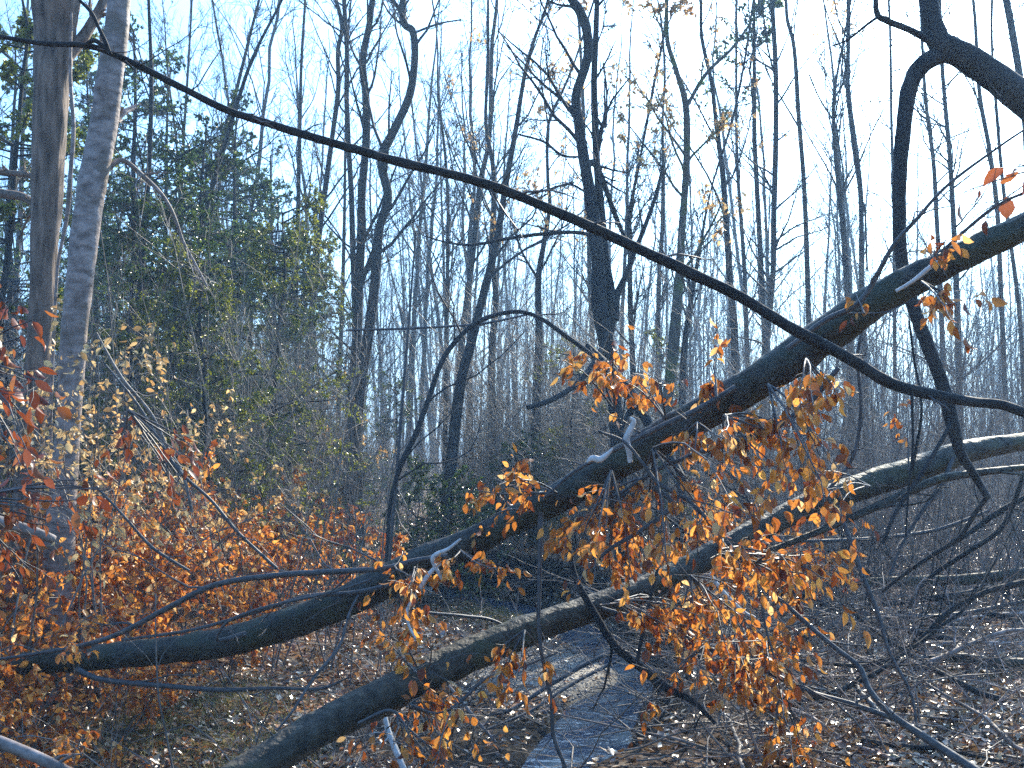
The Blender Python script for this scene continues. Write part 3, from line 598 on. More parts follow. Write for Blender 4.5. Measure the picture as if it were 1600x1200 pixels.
leafy(L2, 'orange', .055, [
   ((960,940), (1050,985,70,45), 5.7, 8, 6, 4), ((1080,900), (1140,1000,80,50), 5.7, 9, 6, 4), ((1150,1000), (1190,1080,60,55), 5.5, 7, 6, 4),
   ((1100,1010), (1040,1090,40,30), 5.3, 2, 3, 3), ((1200,1020), (1230,1020,40,30), 5.5, 5, 5, 4), ((1220,1080), (1240,1160,60,40), 5.3, 4, 5, 3),
   ((640,1100), (690,1115,55,35), 5.1, 5, 5, 4), ((620,1120), (610,1165,30,25), 5.0, 2, 4, 3), ((660,1060), (630,1020,50,40), 5.2, 3, 4, 3),
   ((820,985), (790,1040,60,40), 5.3, 4, 4, 3), ((1360,760), (1290,770,20,40), 6.3, 2, 4, 4), ((1420,735), (1430,650,20,25), 6.5, 1, 4, 4), ((720,1110), (700,1180,40,20), 4.9, 2, 4, 2)])

# long arching bare branch crossing in front of everything
ARCH = [(-60,45,8),(0,57,8),(70,68,9),(140,72,11),(200,95,12),(270,130,13),(350,170,14),(400,187,14),(480,212,15),(560,235,16),(640,257,17),(720,276,17),(800,302,18),(860,327,18),(940,362,19),(1000,390,19),(1080,427,20),(1150,460,20),(1220,503,21),(1270,530,22),(1330,562,22),(1390,598,22),(1450,615,21),(1520,628,19),(1570,634,18),(1640,665,18),(1760,740,22)]
la = px_line(ARCH, 3.3, 4.0)
la[:, 3] *= .86
LA = root('arching_branch', tuple(la[-1][:3]), 'long thin bare dark branch arching down from upper left to the right edge', 'branch')
s = spline(la, 8); T = Tubes(); T.add(s[:, :3], s[:, 3], 16, .05); T.build('stem', M['bark_dark'], LA)
a, b = kids(s[None, :, :3], s[None, :, 3], 16, .05, .95, .05, .6, 1, .05, .28, .0015, 7, .3, .1); T = Tubes(); T.add(a, b, 4); a, b = kids(a, b, 3, .3, 1, .5, .5, .8, 0, .6, .001, 5, .3, 0); T.add(a, b, 3); T.build('twigs', M['twig'], LA)
branch(LA, [(172,84,6),(165,66,7),(155,45,6),(143,20,6),(122,-2,5),(100,-25,5)], 3.35, 3.35, 'bark_dark', 8, 0)
branch(LA, [(175,86,4),(150,64,8),(132,70,5)], 3.35, 3.35, 'bark_dark', 8, 0)
branch(LA, [(1425,612,5),(1426,700,4),(1420,760,4),(1415,840,3)], 3.8, 3.8, 'bark_dark', 6, 2)
branch(LA, [(195,96,5),(205,104,3),(210,110,2)], 3.35, 3.35, 'bark_dark', 6, 0)

# arched limb hanging at the upper right, reaching the ground
AR = root('leaning_tree', (float(at(1760, 330, 6)[0]), 6., gz(float(at(1760, 330, 6)[0]), 6.)), 'heavy dark limb entering at the upper right corner and arching over downward', 'tree')
for pts, y0, y1, nm in [
   ([(1760,330,66),(1690,245,60),(1620,172,56),(1560,125,52),(1510,90,48),(1472,70,44),(1458,40,36),(1450,0,32),(1444,-40,30)], 6.0, 6.0, 'trunk'),
   ([(1490,80,34),(1455,92,34),(1432,112,33),(1418,150,31),(1412,200,29),(1407,260,27),(1405,330,25),(1408,400,24),(1424,470,25),(1448,535,26),(1472,600,26),(1488,660,26),(1500,705,20),(1522,742,15),(1543,778,12)], 6.0, 6.2, 'limb'),
   ([(1475,78,22),(1450,62,15),(1420,46,13),(1385,32,13),(1370,20,11),(1368,-20,9)], 6.0, 5.9, 'limb'),
   ([(1543,776,10),(1525,800,9),(1500,838,8),(1460,866,7),(1420,892,6),(1378,925,5)], 6.2, 6.6, 'branch'),
   ([(1372,26,6),(1350,42,5),(1325,62,4),(1300,72,3)], 5.9, 5.9, 'branch'),
   ([(1488,660,9),(1440,740,9),(1400,800,8),(1380,850,6)], 6.1, 6.0, 'branch')]:
    p = px_line(pts, y0, y1); p[:, 3] *= .9 if nm == 'trunk' else .82; s = spline(p, 7); T = Tubes(); T.add(s[:, :3], s[:, 3], 22 if nm != 'branch' else 8, .03)
    if nm == 'branch':
        a, b = kids(s[None, :, :3], s[None, :, 3], 5, .15, 1, .28, .5, .8, .0, .45, .0025, 7, .3, .1); T.add(a, b, 4)
    if nm == 'trunk':
        q = A([(p[0][0] + .5, 6.0, -.1, .16), (p[0][0] + .38, 6.0, .6, .14), (p[0][0] + .1, 6.0, p[0][2] - .35, .125), tuple(p[0])]); q = spline(q, 5); T.add(q[:, :3], q[:, 3], 20, .03)
    T.build(nm, M['bark'], AR)

# ------------------------------------------------------------------ single sticks, logs and stems
STK = [
 ('grey fallen log lying level at the right edge', 'log', [(1280,912,10),(1400,908,15),(1500,906,17),(1620,893,18)], 10.5, 10.2, 'log2', 5),
 ('low dark fallen log half buried in leaves at the right edge', 'log', [(1430,1030,8),(1500,1027,14),(1560,1036,16),(1640,1036,18)], 8.2, 8.0, 'log', 3),
 ('second thinner fallen pole just under the grey log at right', 'log', [(1380,945,7),(1450,935,10),(1530,925,12),(1640,900,13)], 9.6, 9.4, 'bark_dark', 4),
 ('long bare branch curving in from the right edge to the ground', 'branch', [(1620,905,9),(1540,925,9),(1480,958,9),(1440,998,9),(1400,1024,8),(1350,1040,7),(1290,1036,6),(1225,1030,4)], 7.2, 7.0, 'bark_dark', 8),
 ('thin level stick crossing the undergrowth at right', 'stick', [(1235,846,4),(1320,844,6),(1400,838,6),(1470,826,6),(1545,798,5)], 9.5, 9.5, 'twig', 5),
 ('bare slanting stem rising to the right edge', 'branch', [(1380,922,5),(1420,892,6),(1462,864,7),(1512,834,8),(1560,800,9),(1620,768,9)], 8.8, 8.4, 'bark_dark', 6),
 ('pale bare branch dipping from the leaves to the bottom right', 'branch', [(1200,922,5),(1232,948,7),(1262,976,8),(1305,1012,8),(1342,1042,9),(1360,1080,9),(1395,1118,11),(1442,1150,13),(1500,1188,15),(1550,1220,15)], 5.2, 4.4, 'twig', 8),
 ('short cut grey branch end poking in at the left edge', 'branch', [(-60,795,18),(0,815,17),(40,826,16),(82,842,13),(84,843,3)], 5.2, 5.4, 'beech', 0),
 ('thick grey branch in the bottom left corner', 'branch', [(-50,1140,20),(0,1160,20),(60,1184,18),(120,1212,14)], 4.6, 4.4, 'beech', 2),
 ('short white bleached stick lying on the leafy flat', 'stick', [(622,1043,10),(624,1022,12),(645,1018,10),(668,1012,10),(688,996,8),(700,975,5)], 12.5, 12.6, 'pale', 1),
 ('white mottled stick standing in the dark water', 'stick', [(600,1110,6),(606,1140,9),(618,1172,10),(634,1210,10)], 7.0, 6.8, 'pale', 2),
 ('bent sapling arching over from the brush to the twisted tree', 'sapling', [(604,880,7),(606,845,8),(610,790,9),(625,730,10),(648,682,11),(670,622,10),(690,566,10),(715,530,9),(750,501,9),(802,487,8),(840,495,8),(880,522,9),(925,556,9),(965,600,9),(1010,650,8)], 8.0, 8.6, 'bark', 9),
 ('upright thin stem beside the bent sapling', 'sapling', [(650,360,3),(643,450,4),(636,540,5),(628,640,6),(620,740,6),(608,880,7)], 8.6, 8.4, 'twig', 8),
 ('short dark broken limb left of the twisted trunk', 'branch', [(825,637,8),(868,622,9),(905,596,9),(932,560,8),(950,520,6)], 10.8, 12.0, 'bark_dark', 3),
 ('broken slanting pole leaning against the twisted trunk', 'branch', [(918,540,10),(950,575,18),(985,615,20),(1010,655,16),(1040,700,12),(1080,770,10)], 11.2, 9.6, 'bark_dark', 5),
 ('fine level twig stretched across the middle distance', 'stick', [(540,516,3),(620,514,4),(700,510,4),(760,505,4),(830,490,3)], 9.0, 9.2, 'twig', 3),
 ('thin dark stem slanting down through the left brush', 'branch', [(165,570,3),(215,632,4),(250,690,5),(282,738,5),(330,782,5),(372,832,5),(432,888,5)], 6.6, 6.4, 'twig', 6),
 ('slanting bare stem above the orange leaves at left', 'branch', [(150,760,4),(195,808,4),(232,850,5),(262,872,5),(296,892,4)], 6.3, 6.3, 'twig', 5),
 ('light brown slanting stem behind the tan leaves', 'branch', [(150,520,4),(190,590,5),(235,645,5),(262,700,5),(285,740,5),(300,800,5)], 7.5, 7.6, 'brush', 6),
 ('bare crossing stem over the stream flat', 'stick', [(760,1118,5),(800,1108,6),(860,1070,7),(930,1030,8),(985,1012,8)], 8.8, 9.6, 'twig', 3),
 ('thin stick lying under the gravel bar', 'stick', [(760,1140,4),(830,1110,5),(900,1065,6),(970,1030,6)], 8.4, 9.4, 'twig', 2),
 ('short pale stick among the hanging leaves', 'stick', [(1108,895,5),(1130,925,7),(1160,955,6),(1180,965,4)], 7.2, 7.2, 'pale', 0),
 ('bleached curved stick at the foot of the lower trunk', 'stick', [(700,1070,4),(725,1100,5),(748,1130,6),(775,1160,4)], 8.0, 7.8, 'beech', 2),
 ('dark snag rising beside the fallen pole at right', 'branch', [(1600,740,6),(1582,790,8),(1560,830,8),(1500,870,8),(1450,905,7),(1420,950,6)], 7.8, 8.0, 'bark_dark', 6),
]
for lab, cat, pts, y0, y1, mt, tw in STK:
    p = px_line(pts, y0, y1); nm = {'log': 'fallen_log', 'branch': 'bare_branch', 'stick': 'fallen_stick', 'sapling': 'bent_sapling'}[cat]
    r = root(nm, tuple(p[np.argmin(p[:, 2])][:3]), lab, cat)
    if cat == 'sapling': pts = [(a, b, c * .85) for a, b, c in pts]
    o, s = branch(r, pts, y0, y1, mt, 12 if cat == 'log' else 8, tw, 'stem')
# a scatter of small sticks lying on the floor
protos = []
for i in range(5):
    r = root('fallen_stick', (0, 0, 0), 'thin bare stick lying on the leaf litter among many like it', 'stick', 'sticks lying about on the leaf litter')
    T = Tubes(); L = rng.uniform(.8, 1.8); P, Q = grow(A([[0, 0, .03]]), A([[1, .1, .04]]), A([L]), A([rng.uniform(.008, .016)]), 10, .22, 0, .4); P[..., 2] = np.abs(P[..., 2]) * .4 + .02
    T.add(P, Q, 7, .05); a, b = kids(P, Q, 6, .2, 1, .4, .5, .8, .15, .5, .003, 6, .3, .1); a[..., 2] = np.abs(a[..., 2]); T.add(a, b, 4)
    a, b = kids(a, b, 3, .2, 1, .5, .5, .8, .15, .5, .002, 5, .3, .1); T.add(a, b, 3); T.build('stem', M[('twig', 'beech', 'bark_dark', 'brush', 'pale')[i]], r); protos.append(r)
k = 0
for i in range(190):
    y = 5 + 20 * rng.uniform() ** 1.3; x = rng.uniform(-1, 1) * y * .5
    if i % 2: x = rng.uniform(.12, .5) * y
    z = gz(x, y)
    if z < -.3 or float(chan(A([x]), A([y]))[0][0]) < 1.5: continue
    pr = protos[i % 5] if i % 5 != 4 or i % 3 == 0 else protos[0]
    if k < 5: pr = protos[k]; pr.location = (x, y, z); pr.rotation_euler[2] = rng.uniform(0, 6.28)
    else: copy_tree(pr, (x, y, z), rng.uniform(0, 6.28), rng.uniform(.6, 1.3))
    k += 1

# bigger dead branches lying and propped across the floor at right
bb = []
for i in range(3):
    r = root('dead_branch', (0, 0, 0), 'x', 'branch', 'dead branches tangled at the lower right')
    T = Tubes(); P, Q = grow(A([[0, 0, .05]]), A([[1, .1, .16]]), A([rng.uniform(2, 3)]), A([.026]), 14, .2, .1, .25); P[..., 2] = np.abs(P[..., 2]) + .03; T.add(P, Q, 9, .05)
    a, b = kids(P, Q, 9, .15, 1, .4, .5, .8, .35, .5, .005, 9, .3, .1); a[..., 2] = np.abs(a[..., 2]); T.add(a, b, 5)
    a, b = kids(a, b, 5, .2, 1, .5, .5, .8, .15, .5, .003, 6, .3, .1); a[..., 2] = np.abs(a[..., 2]); T.add(a, b, 4)
    a, b = kids(a, b, 3, .2, 1, .5, .5, .8, .1, .6, .002, 5, .3, .1); a[..., 2] = np.abs(a[..., 2]); T.add(a, b, 3); T.build('stem', M[('bark_dark', 'twig', 'beech')[i]], r); bb.append(r)
for i, (px, Y, rz, s) in enumerate([(1180,6.6,.5,.8),(1300,7.4,2.6,.9),(1420,7.9,.2,.9),(1500,9.0,2.9,1.1),(1250,9.2,.4,1.1),(1350,10.5,2.4,1.2),(1560,7.0,2.2,.8),(1120,8.3,1.0,.8),(1480,11.5,.3,1.3),(1600,10.2,2.7,1.2),(1380,6.3,1.7,.7),(1230,12.5,.1,1.3),(1540,13.5,2.9,1.4)]):
    x = float(at(px, 700, Y)[0]); o = bb[i] if i < 3 else copy_tree(bb[i % 3], (0, 0, 0), 0); o.location = (x, Y, gz(x, Y)); o.rotation_euler[2] = rz; o.scale = (s, s, s)
    o['label'] = ('dark', 'brown', 'pale grey')[i % 3] + ' twiggy dead branch on the litter at lower right, %s from the camera' % ('nearest second third fourth fifth sixth seventh eighth ninth tenth eleventh twelfth thirteenth'.split()[[j for j, q in enumerate(sorted([6.6,7.4,7.9,9.0,9.2,10.5,7.0,8.3,11.5,10.2,6.3,12.5,13.5])) if q == Y][0]])

# ------------------------------------------------------------------ beech saplings with orange leaves
def beech_bush(mat, H, spread, nst, nleaf, size, label, group, wood='brush', name='beech_sapling', low=.25):
    r = root(name, (0, 0, 0), label, 'shrub', group); T = Tubes(); Lv = Leaves('fine')
    az = rng.uniform(0, 6.28, nst); D = np.stack([np.cos(az) * spread, np.sin(az) * spread, np.ones(nst)], 1)
    P, Q = grow(np.zeros((nst, 3)), D, H * rng.uniform(.7, 1.15, nst), np.full(nst, .009), 9, .22, -.15); T.add(P, Q, 5)
    a, b = kids(P, Q, 9, low, 1, .42, .4, 1.0, .0, .5, .003, 6, .25, -.1); T.add(a, b, 3)
    a2, b2 = kids(a, b, 4, .2, 1, .45, .4, .9, 0, .6, .002, 5, .25, -.15); T.add(a2, b2, 3)
    for arr in (a2, a2, a2, a):
        for _ in range(nleaf):
            N = len(arr); f = rng.uniform(.3, 1, N) * (arr.shape[1] - 1.001); i = f.astype(int); u = (f - i)[:, None]; n = np.arange(N)
            pos = arr[n, i] * (1 - u) + arr[n, i + 1] * u; tan = norm(arr[n, i + 1] - arr[n, i])
            DD = tan * .5 + A([0, 0, -.7]) + rng.normal(0, .5, (N, 3)); kp = rng.uniform(0, 1, N) < .62; Lv.add(pos[kp], DD[kp], rng.uniform(.65, 1.2, kp.sum()) * size)
    T.build('stems', M[wood], r); Lv.build('leaves', M[mat], r); return r
OB = [beech_bush('orange', rng.uniform(.95, 1.35), .5, 6, 2, .07, 'low beech sapling holding bright orange dead leaves in the left thicket', 'orange leaved saplings in the left thicket') for _ in range(4)]
spots = [(-3.7,7.6,1),(-3.1,8.4,1),(-3.6,9.4,1.15),(-2.9,9.8,1.1),(-4.3,9.0,1.2),(-4.5,10.5,1.3),(-3.5,11.2,1.2),(-2.6,10.8,1.1),(-5.2,11.8,1.4),(-4.2,12.5,1.3),(-3.0,12.6,1.1),(-2.6,7.4,.6),(-2.9,6.6,.8),(-2.45,5.9,.7),(-4.8,8.0,1.1),(-5.4,9.9,1.2),(-2.3,9.0,.8),(-1.9,12.2,.5),(-3.3,5.9,.9),(-6,11,1.3),(-3.9,6.8,.9),(-3.3,7.2,.9),(-4.1,8.2,1),(-3.4,8.9,1),(-5.0,9.0,1.1),(-4.0,10.1,1.1),(-3.2,10.3,1),(-4.8,11.4,1.2),(-3.8,11.8,1.1),(-2.6,8.0,.7),(-2.7,5.5,.6),(-5.8,12.5,1.3),(-5,13.2,1.3),(-3.6,13.5,1.1),(-2.4,11.5,.8),(-3.0,6.0,.6)]
for i, (x, y, s) in enumerate(spots):
    if i < 4: o = OB[i]; o.location = (x, y, gz(x, y) - .02); o.scale = (s, s, s)
    else: copy_tree(OB[i % 4], (x, y, gz(x, y) - .02), rng.uniform(0, 6.28), s)
# more orange sprays further off
for x, y, s, lab in [(at(535,800,13)[0], 13, 1.25, 'lone orange leaved sapling in the middle distance left of the trunk'), (at(1180,760,10)[0], 10, 1.2, 'orange leaved sapling standing behind the fallen trunks')]:
    copy_tree(OB[1], (x, y, gz(x, y)), 1, s, 1, lab).pop('group', None)
# tall sapling with pale tan leaves by the two big trunks
for (px, Y, H, mat, size, lab) in [(150, 8.0, 2.5, 'tan', .055, 'tall sapling with small pale tan leaves beside the smooth grey trunk'), (30, 7.2, 2.9, 'tan', .05, 'sapling with tan leaves in front of the furrowed trunk'), (195, 9.2, 2.0, 'tan', .05, 'shorter tan leaved sapling right of the smooth grey trunk'), (500, 20, 3.6, 'tan', .07, 'distant tan leaved sapling in front of the twin stems')]:
    r = beech_bush(mat, H, .16, 5, 2, size, lab, None, low=.5); x = float(at(px, 700, Y)[0]); r.location = (x, Y, gz(x, Y))
# dark russet leaves on near branches at the left edge
for lab, start, ends, Y in [('russet leaved branch hanging close at the left edge', (-60, 560), [(20,480,50,50,3),(60,660,40,90,4),(20,760,40,60,3)], 3.6), ('low russet leaved branch above the cut branch end', (-60, 780), [(60,800,60,50,4),(150,790,70,40,4),(20,900,30,30,2)], 4.2), ('thin twig with a few dark russet leaves beside the slanting stem', (200, 640), [(190,690,20,15,1),(300,710,20,15,1),(290,750,8,10,1)], 4.5)]:
    r = root('leafy_branch', tuple(at(*start, Y)), lab, 'branch'); T = Tubes(); Lv = Leaves('fine')
    for cx, cy_, rx, ry, n in ends: sprays(T, Lv, at(*start, Y), ell(cx, cy_, rx, ry, Y, n + 2, .15), .058, 3, 2, .005, .05)
    T.build('stems', M['twig'], r); Lv.build('leaves', M['russet'], r)
r = root('leafy_branch', tuple(at(1640, 260, 4.2)), 'twig with a few broad brown leaves at the upper right edge', 'branch'); T = Tubes(); Lv = Leaves('fine')
for cx, cy_, rx, ry, n in [(1575,255,20,15,2),(1480,290,14,14,1),(1515,330,10,20,1),(1600,310,10,10,1)]: sprays(T, Lv, at(1640, 260, 4.2), ell(cx, cy_, rx, ry, 4.2, n, .1), .09, 2, 1, .004, .02)
T.build('stems', M['twig'], r); Lv.build('leaves', M['russet'], r)

# ------------------------------------------------------------------ evergreens
def evergreen(H, rad, n1, mat, label, group, name='holly_tree', size=.045, nl=10, low=.08):
    r = root(name, (0, 0, 0), label, 'tree', group); K = 14; z = np.linspace(-.1, H, K)
    P = np.stack([np.cumsum(rng.normal(0, .04, K)), np.cumsum(rng.normal(0, .04, K)), z], 1); Q = np.linspace(.06, .012, K) * H / 6
    T = Tubes(); T.add(P, Q, 8); T.build('trunk', M['bark_dark'], r)
    t = np.sort(rng.uniform(low, 1, n1)); S0, rr, tan = interp(P, Q, t); az = rng.uniform(0, 6.28, n1)
    D = np.stack([np.cos(az), np.sin(az), rng.uniform(-.1, .6, n1)], 1); Ln = rad * (1.1 - .75 * t) * rng.uniform(.5, 1.25, n1)
    B = Tubes(); P1, R1 = grow(S0, D, Ln, np.full(n1, .014), 7, .18, -.1); B.add(P1, R1, 4)
    P2, R2 = kids(P1, R1, 7, .2, 1, .42, .5, .8, 0, .5, .004, 5, .25, -.1); B.add(P2, R2, 3)
    P3, R3 = kids(P2, R2, 4, .15, 1, .5, .5, .8, 0, .6, .003, 4, .25, -.1); B.add(P3, R3, 3); B.build('branches', M['bark_dark'], r)
    Lv = Leaves('mid')
    for _ in range(nl):
        N = len(P3); f = rng.uniform(.05, 1, N) * 2.999; i = f.astype(int); u = (f - i)[:, None]; n = np.arange(N)
        pos = P3[n, i] * (1 - u) + P3[n, i + 1] * u; DD = norm(P3[n, i + 1] - P3[n, i]) + rng.normal(0, .7, (N, 3)); NN = rng.normal(0, .7, (N, 3)) + A([0, 0, 1])
        Lv.add(pos, DD, rng.uniform(.7, 1.25, N) * size, NN)
    Lv.build('crown', M[mat], r); return r
HL = 'slender dark evergreen holly in the dense stand at left'; HG = 'evergreens in the dense stand at left'
EV = [evergreen(7.8, 1.5, 66, 'holly', HL, HG), evergreen(6.4, 1.6, 60, 'holly', HL, HG), evergreen(5.2, 1.6, 58, 'olive', 'yellow-green evergreen in the dense stand at left', 'yellow-green evergreens in the dense stand at left')]
evs = [(0, 200, 27, 1.5), (1, 330, 28, 1.5), (0, 440, 29, 1.2), (0, 250, 17, 1.1), (0, 215, 21, 1.15), (1, 300, 15, .95), (2, 400, 15, 1.0), (0, 330, 20, 1.05), (1, 360, 18, .9), (1, 420, 19, .95), (2, 345, 12.5, .75), (2, 440, 20, 1.1), (1, 270, 13, .75), (0, 180, 24, 1.3), (1, 480, 24, .95), (2, 280, 19, 1.0), (1, 200, 14, .8), (2, 310, 14, .6), (1, 385, 23, 1.2), (0, 20, 22, 1.3), (1, 540, 26, .7), (2, 180, 12, .6), (1, 620, 24, .6)]
seen = set()
for k, px, Y, s in evs:
    x = float(at(px, 700, Y)[0]); loc = (x, Y, gz(x, Y))
    if k in seen: copy_tree(EV[k], loc, rng.uniform(0, 6.28), s)
    else: seen.add(k); EV[k].location = loc; EV[k].scale = (s, s, s)
for px, Y, s, lab in [(-5, 12.5, 1.1, 'tall olive evergreen behind the furrowed trunk at the left edge')]:
    x = float(at(px, 700, Y)[0]); r = evergreen(7.0, 1.5, 80, 'olive', lab, None, size=.06); r.location = (x, Y, gz(x, Y))
HS = [('dark glossy holly shrub under the bent sapling', 700, 15, 1.8, 1.1), ('low dark holly shrub just left of the twisted trunk', 790, 18, 1.7, 1.2), ('small holly shrub behind the bent sapling', 640, 17, 2.0, 1.2), ('small bright green shrub right behind the twisted trunk', 905, 18, 3.4, 1.2), ('yellow-green shrub beside the mossy forked tree', 1045, 19, 3.6, 1.0)]
for lab, px, Y, H, rad in HS:
    x = float(at(px, 700, Y)[0]); r = evergreen(H, rad, 34, 'holly' if 'dark' in lab or 'small holly' in lab else 'olive', lab, None, 'holly_shrub', .045, 5, .05); r['category'] = 'shrub'; r.location = (x, Y, gz(x, Y))
# evergreen spray high at right
r = evergreen(3.2, 1.1, 22, 'holly', 'dark evergreen top hanging high against the bright sky', None, 'pine_top', .09, 3); bpy.data.objects.remove
x = float(at(1180, 40, 22)[0])
PT = r; PT.location = (x, 22, 0); PT['label'] = 'tall thin evergreen with its dark tuft high against the bright sky'; PT.name = 'pine_tree'
for ch in PT.children:
    if ch.name.startswith('trunk'):
        T = Tubes(); T.add(A([(0, 0, -.2), (.1, 0, 4), (-.05, 0, 8), (0, 0, 12)]), A([.07, .06, .05, .02]), 8); nm = T.build('lower_trunk', M['bark_dark'], None); nm.parent = PT
    ch.location.z = 8.6
    
# ------------------------------------------------------------------ forest around
def clear_of_near(x, y):
    px = 800 + x / y * F
    return px
GR = {0: ('slender leafless tree deep in the wood left of the twisted tree', 'leafless trees left of the twisted tree'), 1: ('slender leafless tree deep in the wood right of the twisted tree', 'leafless trees right of the twisted tree')}
n = 0; used = set(); placed = []
while n < 160:
    y = 20 + 58 * rng.uniform() ** .8; x = rng.uniform(-1, 1) * y * .60
    if any((x - a) ** 2 + (y - b) ** 2 < 1.0 for a, b in placed): continue
    px = 800 + x / y * F
    if y < 30 and rng.uniform() < .5: continue
    if px < 950 and y < 40 and rng.uniform() < .35: continue
    if px > 950 and rng.uniform() < .3: continue
    if px > 1250 and y < 36 and rng.uniform() < .8: continue
    if px > 1420 and y < 62 and rng.uniform() < .6: continue
    if px > 1620 and rng.uniform() < .6: continue
    placed.append((x, y)); i = int(rng.integers(12)); lab, grp = GR[int(px > 950)]
    s = rng.uniform(.75, 1.15); loc = (x, y, gz(x, y)); rz = rng.uniform(0, 6.28); tl = tuple(rng.normal(0, .055, 2))
    if i not in used:
        used.add(i); o = PROT[i]; o.location = loc; o.rotation_euler = (*tl, rz); o['label'] = lab; o['group'] = grp; o.scale = (s, s, s)
    else: copy_tree(PROT[i], loc, rz, s, 1, lab, grp, tl)
    n += 1
def far_woods():
    T = Tubes(); n = 520
    y = 72 + 120 * rng.uniform(0, 1, n) ** 1.2; x = rng.uniform(-1, 1, n) * y * .62; z = ground_z(x, y); H = rng.uniform(14, 21, n)
    K = 8; t = np.linspace(0, 1, K)
    P = np.stack([x, y, z], 1)[:, None] + np.stack([0 * t, 0 * t, t], 1)[None] * H[:, None, None]
    P[..., :2] += np.cumsum(rng.normal(0, .18, (n, K, 2)), 1); Q = rng.uniform(.05, .12, n)[:, None] * (1 - t) ** .8 + .015
    T.add(P, Q, 5)
    a, b = kids(P, Q, 12, .3, 1, .24, .4, .7, .35, .4, .022, 4, .2, .4); T.add(a, b, 3)
    a, b = kids(a, b, 5, .2, 1, .5, .4, .8, .2, .5, .011, 3, .2, .2); T.add(a, b, 3)
    a, b = kids(a, b, 3, .2, 1, .5, .4, .8, .2, .6, .009, 3, .2, .2); T.add(a, b, 3)
    tag(T.build('distant_woods', M['bark']), 'hazy mass of distant bare trunks and twigs closing the view', 'woods', kind='stuff')
far_woods()
def brush():
    for n, y0, y1, H0, H1, m in ((4200, 9.5, 34, .8, 4.2, 8), (2300, 28, 75, 1.0, 3.6, 6)):
        T = Tubes(); y = y0 + (y1 - y0) * rng.uniform(0, 1, n); x = rng.uniform(-1, 1, n) * y * .56; d, s = chan(x, y)
        kp = (d > 1.6) & ~((x > -4) & (x < .5) & (y < 19) & (y > 10)); x, y = x[kp], y[kp]; z = ground_z(x, y); k = len(x)
        D = rng.normal(0, .3, (k, 3)); D[:, 2] = 1
        rs = .006 if y0 < 20 else .010
        P, Q = grow(np.stack([x, y, z - .03], 1), D, rng.uniform(H0, H1, k), rng.uniform(.7, 1.6, k) * rs, 6, .16, -.05, .4); T.add(P, Q, 4)
        a, b = kids(P, Q, m, .2, 1, .42, .5, .8, .25, .5, rs * .45, 5, .25, .1); T.add(a, b, 3)
        a, b = kids(a, b, 3, .15, 1, .5, .5, .8, .1, .6, rs * .35, 4, .25, .1); T.add(a, b, 3)
        tag(T.build('undergrowth', M['brush']), 'grey leafless brush of thin stems under the near trees' if y0 < 20 else 'grey leafless brush under the farther trees', 'undergrowth', kind='stuff')
def sapling_screen():
    T = Tubes(); N = 5000; y = rng.uniform(12, 24, N); px = rng.uniform(330, 1000, N); x = (px - 800) / F * y; d, s = chan(x, y); kp = (d > 1.2) & ~((x > -3.2) & (x < .5) & (y < 17)); x, y = x[kp][:800], y[kp][:800]; k = len(x)
    D = rng.normal(0, .22, (k, 3)); D[:, 2] = 1
    P, Q = grow(np.stack([x, y, ground_z(x, y) - .03], 1), D, rng.uniform(1.2, 4.8, k), rng.uniform(.005, .011, k), 9, .16, .1, .4); T.add(P, Q, 4)
    a, b = kids(P, Q, 11, .15, 1, .36, .5, .8, .3, .5, .0035, 6, .25, .15); T.add(a, b, 3)
    a, b = kids(a, b, 4, .15, 1, .5, .5, .8, .1, .6, .0025, 4, .25, .1); T.add(a, b, 3)
    tag(T.build('undergrowth', M['screen']), 'pale screen of fine grey-brown sapling stems behind the fallen trunk', 'undergrowth', kind='stuff')
sapling_screen()
brush()
def tangle():
    for n, f, lab in ((620, lambda x, y, d, s: (x > .20 * y) & ((s > 0) & (d > .5)), 'dense tangle of fine bare twigs over the litter at right'), (1100, lambda x, y, d, s: (x < -.02 * y) & (y > 11.5) & (d > 3.2), 'tangle of fine twigs behind the fallen trunk at left'), (420, lambda x, y, d, s: (y < 12) & (d > .5) & (d < 1.7), 'roots and dead twigs along the dark stream bank')):
        T = Tubes(); N = n * 5; y = 5.5 + 13 * rng.uniform(0, 1, N); x = rng.uniform(-1, 1, N) * y * .52; d, s = chan(x, y); kp = f(x, y, d, s); x, y = x[kp][:n], y[kp][:n]; k = len(x); z = ground_z(x, y)
        D = rng.normal(0, 1, (k, 3)); D[:, 2] = rng.uniform(.05, 1.1, k)
        P, Q = grow(np.stack([x, y, z - .01], 1), D, rng.uniform(.3, 1.7, k), rng.uniform(.003, .008, k), 8, .3, -.35, .4); P[..., 2] = np.maximum(P[..., 2], z[:, None] + .01); T.add(P, Q, 4)
        a, b = kids(P, Q, 5, .2, 1, .45, .5, .9, .1, .5, .0016, 5, .3, -.1); T.add(a, b, 3)
        a, b = kids(a, b, 2, .2, 1, .5, .5, .9, .05, .6, .0013, 4, .3, 0); T.add(a, b, 3)
        tag(T.build('undergrowth', M['beech' if 'right' in lab else 'brush']), lab, 'undergrowth', kind='stuff')
tangle()

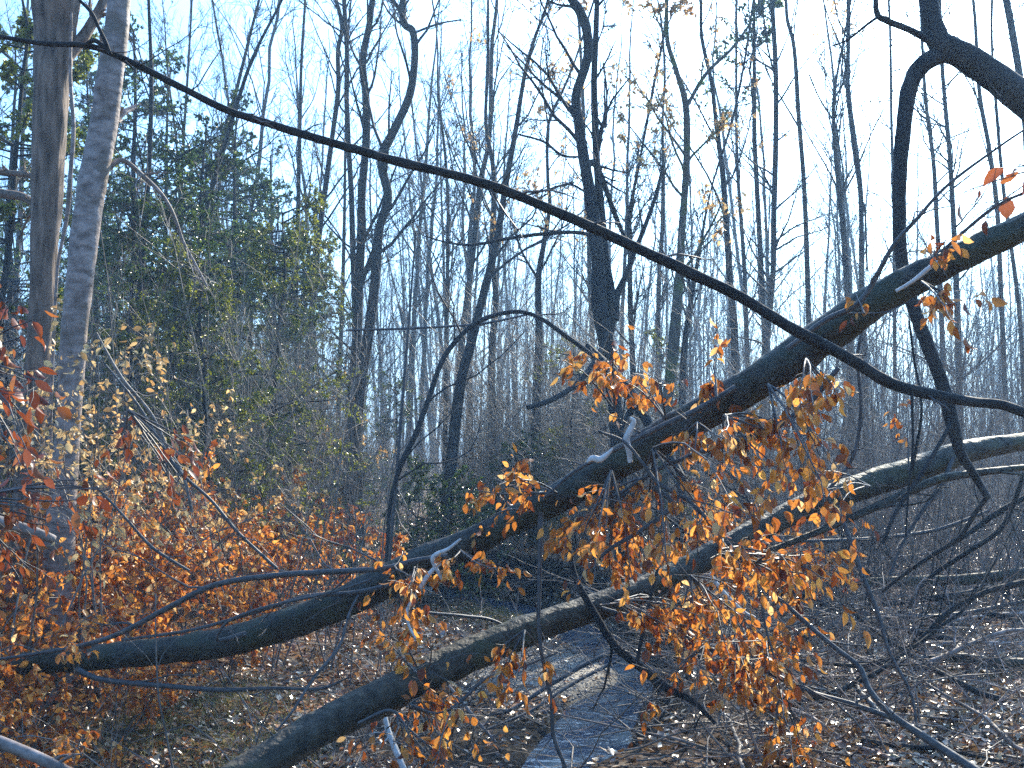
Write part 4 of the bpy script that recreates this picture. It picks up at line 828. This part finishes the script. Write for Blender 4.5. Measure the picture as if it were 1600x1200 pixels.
# ------------------------------------------------------------------ labels that single things out
ORD = ['nearest', 'second nearest', 'third nearest', 'fourth nearest', 'fifth nearest', 'sixth nearest', 'seventh nearest']
ZN = [(-900, 'past the left edge'), (0, 'behind the furrowed trunk'), (160, 'behind the left half of the evergreens'), (320, 'behind the right half of the evergreens'), (460, 'just left of the twin stems'),
      (600, 'just right of the twin stems'), (700, 'around the leaning grey trunk'), (800, 'just left of the twisted tree'), (930, 'just right of the twisted tree'), (1030, 'around the mossy forked tree'),
      (1130, 'between the mossy forked tree and the dark twiggy trunk'), (1230, 'right of the dark twiggy trunk'), (1320, 'left of the arched limb'), (1420, 'behind the arched limb'), (1500, 'under the heavy limb'), (1600, 'past the right edge')]
zs = {}
for o in [o for o in col.objects if o.get('group') in (GR[0][1], GR[1][1])]:
    x, y = o.location.x, o.location.y; px = 800 + x / y * F; z = [t for a, t in ZN if a <= px] or [ZN[0][1]]; zs.setdefault(z[-1], []).append(o)
for z, os_ in zs.items():
    os_.sort(key=lambda o: o.location.y); g = 'slender leafless trees ' + z
    for i, o in enumerate(os_):
        o['group'] = g; o['label'] = ('%s slender leafless tree %s' % (ORD[i], z)) if i < 6 else 'faint slender leafless tree far off ' + z
def number(group, what, key):
    os_ = sorted([o for o in col.objects if o.get('group') == group], key=key)
    W = 'first second third fourth fifth sixth seventh eighth ninth tenth eleventh twelfth thirteenth fourteenth fifteenth sixteenth seventeenth eighteenth nineteenth twentieth'.split()
    for i, o in enumerate(os_): o['label'] = what % (W[i] if i < 20 else 'twenty-' + W[i - 20])
for g, wh in ((HG, 'dark green evergreen, %s from the left in the dense stand'), ('yellow-green evergreens in the dense stand at left', 'yellow-green evergreen, %s from the left in the dense stand')):
    number(g, wh, lambda o: o.location.x / o.location.y)
og = 'orange leaved saplings in the left thicket'
for nm, f in (('front', lambda o: o.location.y < 8.5), ('middle', lambda o: 8.5 <= o.location.y < 11), ('back', lambda o: o.location.y >= 11)):
    g = og + ', %s row' % nm
    for o in [o for o in col.objects if o.get('group') == og and f(o)]: o['group'] = g
    number(g, 'low orange leaved beech sapling, %s from the left in the ' + nm + ' row of the thicket', lambda o: o.location.x / o.location.y)
sg = 'sticks lying about on the leaf litter'
for o in [o for o in col.objects if o.get('group') == sg]:
    x, y = o.location.x, o.location.y; side = 'right' if x > .9 else 'left'; d = 'close' if y < 9 else ('midway' if y < 15 else 'far off')
    o['group'] = 'sticks %s on the %s bank' % (d, side); o['label'] = 'thin bare stick lying %s on the leaf litter of the %s stream bank' % (d, side)

# ------------------------------------------------------------------ haze
if HAZE:
    V = A([(x, y, z) for x in (-440, 440) for y in (-40, 590) for z in (-4, 32)], float)
    q = A([(0, 1, 3, 2), (4, 6, 7, 5), (0, 4, 5, 1), (2, 3, 7, 6), (0, 2, 6, 4), (1, 5, 7, 3)])
    m, n_, o = newmat('pale_air'); pv = n_.nodes.new("ShaderNodeVolumePrincipled"); pv.inputs['Color'].default_value = (.42, .68, 1, 1); pv.inputs['Density'].default_value = HAZE; pv.inputs['Anisotropy'].default_value = .35
    n_.links.new(pv.outputs[0], o.inputs['Volume'])
    h = mesh_obj('haze', V, q.ravel(), np.full(6, 4), m, None, False); h['kind'] = 'stuff'
